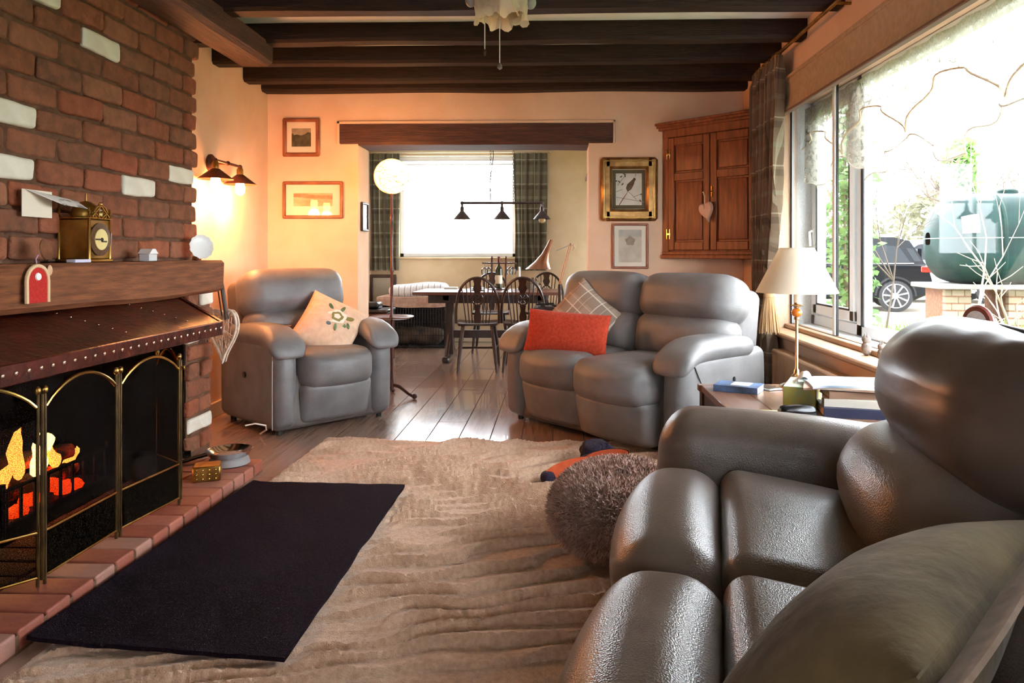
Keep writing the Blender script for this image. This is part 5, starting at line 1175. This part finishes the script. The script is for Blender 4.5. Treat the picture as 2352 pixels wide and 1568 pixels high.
pp = thing('dried_flowers', 'low bowl of dried flowers beside the candle', 'flowers', (-.27, 7.98, TT)); MB().lathe([(.04, 0), (.06, .02), (.08, .06), (.076, .06), (.05, .02)], 20).build('bowl', M('grey_bowl', '8A8478', rough=.5), pp)
random.seed(2); mb = MB()
for k in range(60): mb.ball((random.gauss(0, .05), random.gauss(0, .04), .075 + random.uniform(-.02, .045)), random.uniform(.01, .018), 6)
tag(mb.build('flower_heads', M('dried_petals', '8A7A62', '6A4E44', ns=30, rough=.95), pp), kind='stuff')
for i, (x_, y_) in enumerate(((-.84, 7.95), (-.80, 7.62))):
    o = tag(MB().lathe([(.02, 0), (.06, .004), (.085, .016), (.088, .018), (.06, .01), (.001, .006)], 28).build('plate', M('blue_grey_plate', '9AA4AC', rough=.25)), ['grey plate on the far side of the dining table', 'grey plate on the dining table near the chair backs'][i], 'plate'); o.location = (x_, y_, TT)
nb2 = tag(MB().box(-.07, .07, -.05, .05, 0, .02, .003).build('white_notebook', M('white_paper_pad', 'E8EAE4', rough=.7)), 'white notepad at the far edge of the dining table', 'notepad'); nb2.location = (-1.13, 8.02, TT)
# pendant bar over the table
pd = thing('pendant_bar', 'dark pipe pendant light with three cone shades over the dining table', 'pendant light', (-.557, 7.75, 1.63))
dk = M('gunmetal', '3A3236', '4A3A36', ns=20, rough=.4, metal=.6)
MB().tube([(-.42, 0, 0), (.42, 0, 0)], .013, 10).build('bar', dk, pd)
for x_ in (-.42, 0, .42):
    MB().tube([(x_, 0, .0), (x_, 0, -.05)], .012, 10).ball((x_, 0, 0), .02, 12).build('elbow', dk, pd)
    MB().lathe([(.016, -.04), (.02, -.05), (.02, -.085), (.028, -.095), (.088, -.165), (.09, -.17), (.086, -.166), (.022, -.098)], 28, T((x_, 0, 0))).build('lamp_shade', dk, pd)
    MB().lathe([(.012, -.10), (.03, -.15), (.036, -.18), (.028, -.205), (.002, -.215)], 16, T((x_, 0, 0))).build('bulb', M('amber_clear_bulb', 'D8C090', rough=.1, alpha=.45), pd)
for x_ in (-.12, .12):
    mb = MB()
    for k in range(27): mb.tube([(x_ + (.008 * math.cos(a) if k % 2 else 0), (0 if k % 2 else .008 * math.cos(a)), .02 + .03 * k + .019 * math.sin(a)) for a in [2 * math.pi * j / 8 for j in range(8)]], .0022, 4, closed=True)
    mb.build('chain', dk, pd)
MB().lathe([(.06, .80), (.06, .812)], 20).build('ceiling_rose', dk, pd); MB().tube([(-.12, 0, .8), (-.09, .0, .5), (-.13, .0, .2), (-.12, 0, .01)], .004, 6).build('flex', black_plastic, pd)
# desk lamp on a small dark table
dst = thing('lamp_table', 'small dark table standing just beyond the opening by the sofa', 'table', (-.0, 6.62, 0))
MB().box(-.19, .19, -.16, .16, .60, .625, .004).build('top', dark_wood, dst)
for sx in (-.16, .16):
    for sy in (-.13, .13): MB().box(sx - .018, sx + .018, sy - .018, sy + .018, 0, .60, .003).build('leg', dark_wood, dst)
MB().box(-.17, .17, -.14, .14, .5, .60, .003).build('drawer_box', dark_wood, dst)
ap = thing('desk_lamp', 'jointed desk lamp with a tall flared bronze shade', 'desk lamp', (.04, 6.66, .625))
MB().lathe([(.075, 0), (.075, .015), (.02, .022), (.012, .05)], 24).build('base', dark_wood, ap)
MB().tube([(.0, 0, .04), (.0, 0, .20)], .014, 10).build('lower_arm', dark_wood, ap)
for o_ in (-.008, .008): MB().tube([(o_, .0, .20), (.095 + o_, 0, .555)], .005, 8).build('upper_arm', M('tan_metal', 'A8866A', rough=.4, metal=.4), ap)
MB().tube([(.10, 0, .55), (.125, 0, .555), (.135, 0, .53), (.115, 0, .50)], .004, 6).ball((.1, 0, .555), .014, 10).build('joint', M('tan_metal', 'A8866A'), ap); MB().tube([(.10, 0, .555), (-.03, 0, .50)], .005, 8).build('head_arm', alu, ap)
MB().lathe([(.020, .60), (.024, .54), (.034, .47), (.066, .40), (.105, .35), (.118, .335), (.114, .335), (.06, .398), (.028, .47)], 28, T((-.19, 0, 0)) @ Matrix.Shear('XY', 4, (0, 0)) @ T((.0, 0, 0))).build('lamp_shade', M('bronze_shade', 'A8826A', '8A6650', ns=6, rough=.25, metal=.6), ap)
shd = [c3 for c3 in ap.children if c3.name.startswith('lamp_shade')][0]
for v in shd.data.vertices: v.co.x += (v.co.z - .335) * .45
tray = thing('fruit_tray', 'black wire tray with small things on the lamp table', 'tray', (-.08, 6.56, .625)); MB().tube([(-.075, -.06, .03), (.07, -.06, .03), (.07, .06, .03), (-.075, .06, .03)], .005, 6, closed=True).box(-.07, .065, -.055, .055, 0, .006).build('tray', iron, tray); MB().box(-.05, -.01, -.03, .02, .006, .04, .004).build('charger', black_plastic, tray)
sh_ = thing('shell', 'pale orange shell on the lamp table beside the lamp', 'shell', (.09, 6.52, .625)); mbx = MB().ball((0, 0, .035), .045, 14, (1, .8, .8))
for p in mbx.v: p += noise.noise_vector(p * 30) * .012
mbx.build('body', M('orange_shell', 'C88A5C', 'E0B890', ns=18, rough=.6), sh_)
# dining curtains
dc_m = plaid('green_tartan_curtain', '6E6A58', [(2, .30, .12, .1, '8E8E7A', .6), (2, .30, .03, .5, 'C6C4B0', .7), (2, .30, .14, .7, '4A463C', .6), (0, .16, .14, .2, '46423A', .6), (0, .16, .06, .62, 'BFBCA8', .6), (0, .16, .2, .35, '7E7464', .5)])
add_translucency(dc_m, '6E6A58', .25)
for i, (a, b, lab) in enumerate(((-2.29, -1.93, 'green tartan curtain behind the globe lamp at the dining window'), (-.50, -.10, 'green tartan curtain behind the pendant at the dining window'))):
    t = thing('dining_curtain', lab, 'curtain', (0, DY - .09, 0), 0, 'dining window curtains')
    MB().sheet(lambda u, v: (a + (b - a) * u + .01 * math.sin(v * 5 + u * 4), .022 * math.sin(u * 6.28 * 5 + .5 * math.sin(v * 4)) * (1 - .4 * v), .89 + (2.335 - .89) * v), 60, 24, .004).build('fabric', dc_m, t)
dr_ = thing('dining_curtain_rod', 'thin pale curtain rod above the dining window', 'curtain rod', (0, DY - .09, 2.35)); MB().tube([(-2.29, 0, 0), (-.06, 0, 0)], .01, 10).ball((-.06, 0, 0), .02, 10).build('rod', M('pale_metal', 'C8BCA0', rough=.3, metal=.8), dr_)
for x_ in (-1.2, -.08): MB().tube([(x_, 0, 0), (x_, .09, 0)], .007, 6).build('bracket', M('pale_metal', 'C8BCA0'), dr_)
# dog crate under a throw, folded blanket on top
cr = thing('dog_crate', 'black wire dog crate under a throw behind the dining table', 'crate', (-1.67, 8.55, 0))
mb = MB(); X_, Yd, Zh = .385, .55, .58
for i in range(25): x_ = -X_ + 2 * X_ * i / 24; mb.tube([(x_, 0, .0), (x_, 0, Zh), (x_, Yd, Zh), (x_, Yd, 0)], .003, 4, caps=False)
for z in (.02, .15, .3, .45, Zh): mb.tube([(-X_, 0, z), (X_, 0, z), (X_, Yd, z), (-X_, Yd, z)], .003, 4, closed=True)
for i in range(13): y_ = Yd * i / 12; mb.tube([(-X_, y_, 0), (-X_, y_, Zh)], .003, 4); mb.tube([(X_, y_, 0), (X_, y_, Zh)], .003, 4)
tag(mb.build('wire_mesh', iron, cr), kind='stuff'); MB().box(-X_, X_, 0, Yd, 0, .03, .004).build('tray', black_plastic, cr)
MB().box(-X_ + .01, X_ - .01, Yd - .02, Yd - .012, .03, Zh - .02).box(-X_ + .004, -X_ + .01, .02, Yd - .02, .03, Zh - .02).build('dark_cover', M('dark_cloth', '241C18', '3A2E26', ns=20, rough=.95), cr)
bd = tag(MB().puff(-.33, .33, .08, .5, .035, .19, .06, (0, 0, .02), lambda x, y, z: (x, y, z + .03 * noise.noise(Vector((x * 6, y * 6, z * 4)))), m=8, k=3).build('dog_bed', M('patterned_bedding', '6A5A4C', '2E2622', ns=9, rough=.95)), 'crumpled patterned dog bed inside the wire crate', 'dog bed'); bd.location = (-1.67, 8.55, 0)
th = tag(MB().sheet(lambda u, v: (-.40 + .80 * u, -.018 - .01 * math.sin(u * 9) if v < .25 else -.018 + (v - .25) * .75, (Zh - .075 - .035 * math.sin(u * 2.6) + .09 * v / .25 if v < .25 else Zh + .012) + .004 * math.sin(u * 12)), 30, 20, .01).build('throw', M('pink_beige_throw', 'BFA090', 'A88878', ns=20, rough=.95, bump=.4, bs=60)), 'pinkish beige throw spread over the dog crate', 'throw'); th.location = (-1.67, 8.55, 0)
sb_m = plaid('striped_blanket', 'DCDDE0', [(0, .07, .12, .1, '6A6A78', .8), (0, .07, .04, .5, '9A9AA4', .7)])
sb = tag(MB().puff(-.33, .33, .0, .36, 0, .12, .05, (.02, .02, .02), lambda x, y, z: (x, y, z + .012 * math.sin(x * 8)), m=10, k=3).build('folded_blanket', sb_m), 'white striped blanket folded on top of the dog crate', 'blanket'); sb.location = (-1.62, 8.62, Zh + .018); sb.scale = (1, 1, 1.1)
# dark framed panel beside the crate, box and tall clock case
fp = thing('framed_panel', 'grey panel in a dark wooden frame against the dining wall', 'screen', (-2.13, 9.12, 0), 0)
MB().box(-.15, .14, 0, .02, .02, .80).build('panel', M('grey_panel', '9A9486', rough=.8), fp)
for nm, a in (('frame_side', (-.16, -.13, -.01, .03, 0, .84)), ('frame_side', (.12, .16, -.01, .03, 0, .84)), ('frame_rail', (-.13, .12, -.01, .03, .80, .84)), ('frame_rail', (-.13, .12, -.01, .03, 0, .04))): MB().box(*a, .004).build(nm, dark_wood, fp)
bx3 = thing('wooden_box', 'low dark wooden box with a shiny lid behind the opening', 'box', (-1.92, 7.6, 0)); MB().box(-.22, .22, -.2, .2, 0, .50, .008).build('body', M('mahogany', '4A1E16', '36140E', ns=8, rough=.35), bx3); MB().box(-.23, .23, -.21, .21, .50, .53, .008).build('lid', dark_wood, bx3); MB().puff(-.1, .12, -.1, .1, .53, .60, .03, m=3, k=3).build('handle_pad', black_plastic, bx3)
tc_ = thing('tall_cabinet', 'tall dark wooden cabinet just showing behind the wall edge', 'cabinet', (.63, 8.5, 0)); MB().box(-.24, .24, -.2, .2, .1, 1.95, .006).build('body', red_wood, tc_); MB().box(-.27, .27, -.23, .23, 0, .1, .006).build('plinth', red_wood, tc_); MB().box(-.28, .28, -.24, .24, 1.95, 2.0, .008).build('cornice', red_wood, tc_); MB().box(-.2, .2, -.215, -.2, .2, 1.85, .004).build('door', red_wood, tc_)

# ------------------------------------------------------------------ outside the picture window
GZ = -.03
struct(MB().box(1.86, 60, -8, 9.3, GZ - .2, GZ).build('ground_lawn', M('short_grass', '4E6230', '66743E', ns=30, rough=.95, bump=.6, bs=80), smooth=False))
struct(MB().box(1.86, 90, 9.3, 21, GZ - .2, GZ - .01).build('ground_drive', M('pale_gravel', '8A7E6A', '766A58', ns=60, rough=.95, bump=.7, bs=120), smooth=False))
struct(MB().box(-40, 140, 21, 110, GZ - .2, GZ - .005).build('ground_field', M('field_grass', '566238', '6E7048', ns=8, rough=.95), smooth=False))
struct(MB().box(2.35, 60, 9.32, 21, GZ - .2, GZ - .02).build('ground_verge', M('field_grass', '9AA872'), smooth=False)) if False else None
random.seed(21)
def blades(mb, cx, cy, rx, ry, n, h0, h1, w_, z=GZ):
    for i in range(n):
        a = random.uniform(0, 6.28); r_ = math.sqrt(random.random()); x = cx + rx * r_ * math.cos(a); y = cy + ry * r_ * math.sin(a); h = random.uniform(h0, h1); b = random.uniform(0, 6.28); l = random.uniform(.1, .5) * h
        dx, dy = math.cos(b), math.sin(b); s = Vector((-dy, dx, 0)) * w_
        p0 = Vector((x, y, z)); p1 = p0 + Vector((dx * l * .35, dy * l * .35, h * .65)); p2 = p0 + Vector((dx * l, dy * l, h))
        mb.add([p0 - s, p0 + s, p1 + s * .8, p1 - s * .8, p2], [(0, 1, 2, 3), (3, 2, 4)])
mb = MB(); blades(mb, 4.0, 8.0, 1.3, .9, 2200, .15, .42, .011); blades(mb, 3.25, 6.8, .6, .8, 1200, .15, .4, .01)
tag(mb.build('daffodil_leaves', translucent('fresh_leaf', '5E7E3E', .45), smooth=False), 'clump of fresh green daffodil leaves in the bed outside', 'leaves', kind='stuff')
# leafy evergreen shrub near the casement
def leafy(name, label, cat, loc, h, r_, n, leaf, col, c2, spread=1.0, stems=4, grp=None):
    t = thing(name, label, cat, loc, 0, grp)
    mb = MB()
    for k in range(stems):
        a = 2 * math.pi * k / stems; mb.tube([(0, 0, 0), (r_ * .3 * math.cos(a), r_ * .3 * math.sin(a), h * .4), (r_ * .5 * math.cos(a + .4), r_ * .5 * math.sin(a + .4), h * .9)], [.02, .014, .006], 6)
    mb.build('stem', M('grey_bark', '6A6254', '544C40', ns=20, rough=.95), t)
    mb = MB()
    for i in range(n):
        z = h * (.12 + .88 * random.random() ** .8); rr = r_ * math.sin(math.pi * min(.97, (z / h) * .8 + .15)) ** .6 * math.sqrt(random.random()); a = random.uniform(0, 6.28)
        p = Vector((rr * math.cos(a), rr * math.sin(a), z)); d = Vector((random.gauss(0, 1), random.gauss(0, 1), random.gauss(-.3, .6))).normalized(); s = d.cross(Vector((random.gauss(0, 1), random.gauss(0, 1), random.gauss(0, 1)))).normalized() * leaf * .3
        mb.add([p, p + d * leaf * .5 + s, p + d * leaf, p + d * leaf * .5 - s], [(0, 1, 2, 3)])
    tag(mb.build('foliage', translucent(name + '_leaf_' + col, col, .4), t, smooth=False), kind='stuff'); return t
leafy('climbing_shrub', 'tall green leafy shrub growing just outside the casement', 'shrub', (2.50, 6.3, GZ), 2.5, .2, 1300, .085, '5E7C4C', None)
leafy('conifer_tree', 'pale green conifer beyond the drive', 'tree', (14.0, 26, GZ), 5.0, .75, 2200, .3, '6A9046', None, stems=3)
for i, (x, y, h, r_, lab) in enumerate(((8.0, 24.5, 3.2, 2.6, 'grey-green hedge bush behind the parked cars'), (12.2, 24, 3.0, 2.4, 'grey-green hedge bush behind the oil tank'), (17.5, 25, 3.4, 2.6, 'grey-green hedge bush right beyond the oil tank'), (4.6, 22.5, 2.6, 1.4, 'pale bush beyond the front of the black car'))):
    leafy('hedge_bush', lab, 'bush', (x, y, GZ), h, r_, 1500, .26, '6E6C56', None, grp='bushes beyond the drive')
# bare shrubs and trees
def bare(name, label, cat, loc, h, r0, depth, seed, col, spread=.6, grp=None, nb=3, first=2):
    random.seed(seed); t = thing(name, label, cat, loc, 0, grp); mb = MB()
    def grow(p, d, L_, r_, k):
        q = p + d * L_ * .5 + Vector((random.gauss(0, .06), random.gauss(0, .06), random.gauss(0, .03))) * L_; e = q + (d + Vector((random.gauss(0, .2), random.gauss(0, .2), .1))).normalized() * L_ * .5
        mb.tube([p, q, e], [r_, r_ * .8, r_ * .6], 5 if r_ > .01 else 4, caps=False)
        if k <= 0: return
        for i in range(nb + (k == depth) * (first - 1)):
            nd = (d + Vector((random.gauss(0, spread), random.gauss(0, spread), random.gauss(.05, spread * .5)))).normalized(); grow(e if random.random() < .6 else q, nd, L_ * random.uniform(.55, .85), r_ * .58, k - 1)
    grow(Vector((0, 0, 0)), Vector((0, 0, 1)), h, r0, depth)
    mb.build('branches', M('bark_' + col, col, rough=.95), t, smooth=True)
    return t
bare('bare_shrub', 'pale bare shrub standing close outside the window', 'shrub', (3.75, 6.2, GZ), .55, .022, 3, 4, '8E8274', .55, nb=3, first=3)
bare('bare_shrub', 'thin leaning bare stems in front of the oil tank', 'shrub', (4.55, 8.0, GZ), .95, .016, 3, 9, '968A7A', .28, nb=2, first=2)
bare('bare_shrub', 'dark twiggy branch beside the casement window', 'shrub', (3.2, 7.3, GZ), .9, .014, 4, 31, '4E443A', .5, nb=2, first=3)
for i, (x, y, h, lab) in enumerate(((10.5, 20.5, 1.6, 'bare brown tree behind the black car'), (15.0, 21.5, 1.7, 'bare brown tree behind the oil tank'), (19.0, 22.5, 1.8, 'bare brown tree at the far end of the drive'), (7.4, 20.5, 1.5, 'bare brown tree past the front of the black car'), (24.0, 27, 2.2, 'tall bare tree beyond the hedge'))):
    bare('bare_tree', lab, 'tree', (x, y, GZ), h, .15, 5, 50 + i, '5E5448', .5, 'bare trees beyond the drive', nb=3, first=2)
# green oil tank on brick piers
tk = thing('oil_tank', 'large dark green plastic oil tank on brick piers outside', 'oil tank', (5.55, 11.2, .66), R(-6))
tgm = M('green_tank_plastic', '0A2420', '081C1A', ns=4, rough=.5, spec=.12)
def tank_sec(x, a, extra=0):
    e = min(1, x / .48); s = max(.02, (1 - (1 - e) ** 2.2)) ** .5; x2 = max(0, (x - 1.95) / .55); s *= max(.05, (1 - min(1, x2) ** 2.5)) ** .5
    ca, sa = math.cos(a), math.sin(a); r_ = .66 * s + extra
    ex = 2.5 if sa > 0 else 4.5; f = (abs(ca) ** ex + abs(sa) ** ex) ** (-1 / ex)
    return (x, r_ * f * ca, .66 + r_ * f * sa)
xs = [.0, .015, .05, .1, .18, .28, .4, .55, .72, .9, 1.1, 1.3, 1.5, 1.7, 1.9, 2.05, 2.2, 2.35, 2.46, 2.5]
mb = MB(); n = 40; mb.grid(lambda u, v: tank_sec(xs[min(len(xs) - 1, round(u * (len(xs) - 1)))], 2 * math.pi * v), len(xs) - 1, n); mb.build('shell', tgm, tk, angle=70)
mb = MB(); mb.tube([tank_sec(x, 0, .004) for x in xs][::-1] + [tank_sec(x, math.pi, .004) for x in xs], .006, 6); mb.build('seam', M('pale_green_seam', '7A9A94', rough=.4), tk)
for x in (.78, 1.35, 1.92): MB().tube([tank_sec(x, 2 * math.pi * k / 40, .0) for k in range(40)], .035, 8, closed=True).build('rib', tgm, tk)
MB().lathe([(.14, 1.28), (.14, 1.36), (.12, 1.38), (.001, 1.385)], 24, T((1.1, 0, 0))).build('filler_cap', tgm, tk); MB().lathe([(.05, 1.22), (.05, 1.34), (.001, 1.35)], 16, T((.6, 0, 0))).build('gauge_cap', black_plastic, tk)
MB().tube([(.55, -.1, 1.25), (.56, -.1, 1.6)], .012, 8).build('vent_pipe', M('tan_pipe', 'C8C0B0'), tk)
MB().sheet(lambda u, v: Vector(tank_sec(.24 + .2 * u, R(-28 + 22 * v) + math.pi, .012)) + Vector((0, -.0, 0)), 6, 6, .004).build('notice', paper, tk)
MB().box(-.05, 2.6, -.55, .55, -.07, .0, .01).build('slab', M('concrete_slab', '6A665E', '5A564E', ns=14, rough=.95), tk)
stone_b = M('buff_stone_brick', '7A6E58', '665C4A', ns=9, rough=.95, bump=.4, bs=30, rnd=['746A56', '807460', '685E4C', '867C6A'])
sbm = None
for i, (x, lab) in enumerate(((.10, 'buff brick pier under the domed end of the oil tank'), (.95, 'buff brick pier under the middle of the oil tank'), (1.9, 'buff brick pier under the far end of the oil tank'))):
    t = thing('tank_pier', lab, 'pier', tuple(Vector((5.55, 11.2, 0)) + Matrix.Rotation(R(-6), 3, 'Z') @ Vector((x, -.36, 0))) , R(-6), 'brick piers of the oil tank'); t.location.z = GZ
    MB().box(.008, .352, .008, .742, 0, .62).build('mortar_core', mortar, t, smooth=False)
    if sbm is None:
        o = MB().box(-.0875, .0875, -.05, .05, .0, .085, .006).build('brick', stone_b, None); sbm = o.data; bpy.data.objects.remove(o)
    for k in range(6):
        for j in range(2 if k % 2 == 0 else 3):
            o = bpy.data.objects.new('brick', sbm); COL.objects.link(o); o.parent = t
            if k % 2 == 0: o.location = (.09 + .18 * j, .05, .005 + .103 * k)
            else: o.location = ((.046, .18, .314)[j], .05, .005 + .103 * k); o.scale = ((.49, .96, .49)[j], 1, 1)
# cars
def car(label, loc, rz, paint, sc=1.0):
    t = thing('parked_car', label, 'car', loc, rz, 'cars parked on the drive'); t.scale = (sc,) * 3
    HW = .90
    prof = [(.02, .42), (-.04, .55), (-.03, .72), (.03, .98), (.10, 1.08), (1.2, 1.10), (2.4, 1.08), (3.35, 1.04), (4.2, .95), (4.62, .82), (4.70, .62), (4.66, .38), (4.3, .26), (.35, .26)]
    vs = []; n = len(prof)
    for yy, k in ((-HW + .05, .97), (-HW, 1), (HW, 1), (HW - .05, .97)):
        for x, z in prof: vs.append((2.3 + (x - 2.3) * (k if abs(yy) < HW else 1), yy if z < .9 else yy * .97, .66 + (z - .66) * (1 if abs(yy) < HW else .94)))
    order = [1, 0, 3, 2]
    vs = []
    for yy, kz, kx in ((-HW + .08, 1, 1), (-HW, .86, .985), (HW, .86, .985), (HW - .08, 1, 1)):
        for x, z in prof: vs.append((2.3 + (x - 2.3) * kx, yy, .66 + (z - .66) * kz))
    fs = [list(range(n)), [3 * n + i for i in range(n)][::-1]]
    fs = []
    for s in range(3):
        for i in range(n): fs.append((s * n + i, (s + 1) * n + i, (s + 1) * n + (i + 1) % n, s * n + (i + 1) % n))
    # close the two flanks
    fs.append([i for i in range(n)]); fs.append([3 * n + i for i in range(n)][::-1])
    # flank panels sit outside at y = +-HW
    fs.append([n + i for i in range(n)]); fs.append([2 * n + i for i in range(n)][::-1])
    MB().add(vs, fs).build('body', paint, t, angle=30)
    gp = [(.12, 1.06), (.30, 1.38), (.42, 1.58), (.75, 1.66), (1.6, 1.68), (2.35, 1.62), (3.3, 1.04)]
    m = len(gp); vs = []
    for sgn in (-1, 1):
        for x, z in gp: vs.append((x, sgn * (HW - .05 - .26 * (z - 1.06)), z))
    fs = [list(range(m)), [m + i for i in range(m)][::-1]] + [(i, (i + 1) % m, m + (i + 1) % m, m + i) for i in range(m)]
    MB().add(vs, fs).build('cabin', paint, t, angle=30)
    wg = M('car_glass', '0C1216', rough=.1, spec=.18)
    for sgn in (-1, 1):
        for pts in ([(.42, 1.10), (.62, 1.42), (.72, 1.46), (1.18, 1.50), (1.18, 1.10)], [(1.26, 1.10), (1.26, 1.51), (1.75, 1.54), (2.02, 1.54), (2.08, 1.10)], [(2.15, 1.10), (2.12, 1.53), (2.35, 1.50), (2.95, 1.10)], [(.20, 1.12), (.36, 1.40), (.50, 1.42), (.34, 1.12)]):
            off = lambda z: sgn * (HW - .05 - .26 * (z - 1.06) + .006)
            vs = [(x, off(z), z) for x, z in pts] + [(x, off(z) - sgn * .01, z) for x, z in pts]; k = len(pts)
            MB().add(vs, [list(range(k)), [k + i for i in range(k)][::-1]] + [(i, (i + 1) % k, k + (i + 1) % k, k + i) for i in range(k)]).build('window', wg, t, smooth=False)
        MB().tube([(.55, sgn * .68, 1.70), (2.2, sgn * .68, 1.72)], .02, 6).build('roof_rail', alu, t)
        MB().puff(-.05, .22, sgn * HW - .06, sgn * HW + .012, .88, 1.02, .025, m=3, k=2).build('tail_light', M('red_tail_lens', 'C02018', rough=.15, emit='C02018', es=.15), t)
        MB().box(1.3, 1.5, sgn * HW - .01, sgn * HW + .03, .90, .94, .01).build('door_handle', alu, t)
        MB().tube([(.35, sgn * (HW - .045), 1.075), (3.2, sgn * (HW - .045), 1.075)], .012, 6).build('chrome_strip', alu, t)
        for wx in (.72, 3.40):
            whl = MB().lathe([(.30, -.10), (.355, -.085), (.36, 0), (.355, .085), (.30, .10), (.27, .09), (.27, -.09)], 28, T((wx, sgn * (HW - .09), .355)) @ RX(90)).build('tyre', M('tyre_rubber', '1A1A1C', rough=.85), t)
            mbr = MB(); fx = T((wx, sgn * (HW + .005), .355)) @ RX(90); mbr.tube([fx @ Vector((.262 * math.cos(a), .262 * math.sin(a), 0)) for a in [2 * math.pi * k / 28 for k in range(28)]], .016, 6, closed=True)
            for k in range(9):
                a = 2 * math.pi * k / 9; mbr.tube([fx @ Vector((.05 * math.cos(a), .05 * math.sin(a), 0)), fx @ Vector((.25 * math.cos(a + .08), .25 * math.sin(a + .08), 0))], [.022, .028], 6)
            mbr.lathe([(.06, -.02), (.05, .02), (.001, .02)], 16, fx); mbr.build('rim', M('alloy_rim', 'C8CCD0', rough=.25, metal=.9), whl)
            MB().lathe([(.26, 0), (.26, .01)], 24, T((wx, sgn * (HW - .04), .355)) @ RX(90)).build('brake_disc', M('dark_hub', '1C1E22', rough=.6), whl)
            MB().tube([(wx + .40 * math.cos(a), sgn * (HW - .005), .36 + .40 * math.sin(a)) for a in [math.pi * k / 16 for k in range(17)]], .03, 6).build('wheel_arch', black_plastic, t)
    MB().puff(-.08, .18, -.84, .84, .36, .58, .05, m=4, k=3).build('bumper', M('grey_bumper', '4A5054', rough=.5), t)
    MB().box(.18, .26, -.6, .6, 1.14, 1.40, .0, T((-.02, 0, 0))).build('rear_window', wg, t)
    return t
paint_b = M('black_car_paint', '0C0F12', rough=.3, spec=.12); paint_w = M('white_car_paint', 'DDE2E6', rough=.2, coat=1)
fx_ = Vector((-.955, .297)); an_ = math.atan2(fx_.y, fx_.x)
rw_ = Vector((6.62, 14.6)); ori = rw_ - fx_ * .72 * .88 - Vector((-fx_.y, fx_.x)) * .79
car('black estate car parked with its red tail lights to the tank', (ori.x, ori.y, GZ - .01), an_, paint_b, .88)
car('white car parked farther off behind the oil tank', (10.6, 17.6, GZ - .01), math.atan2(.2, -.98), paint_w, .9)
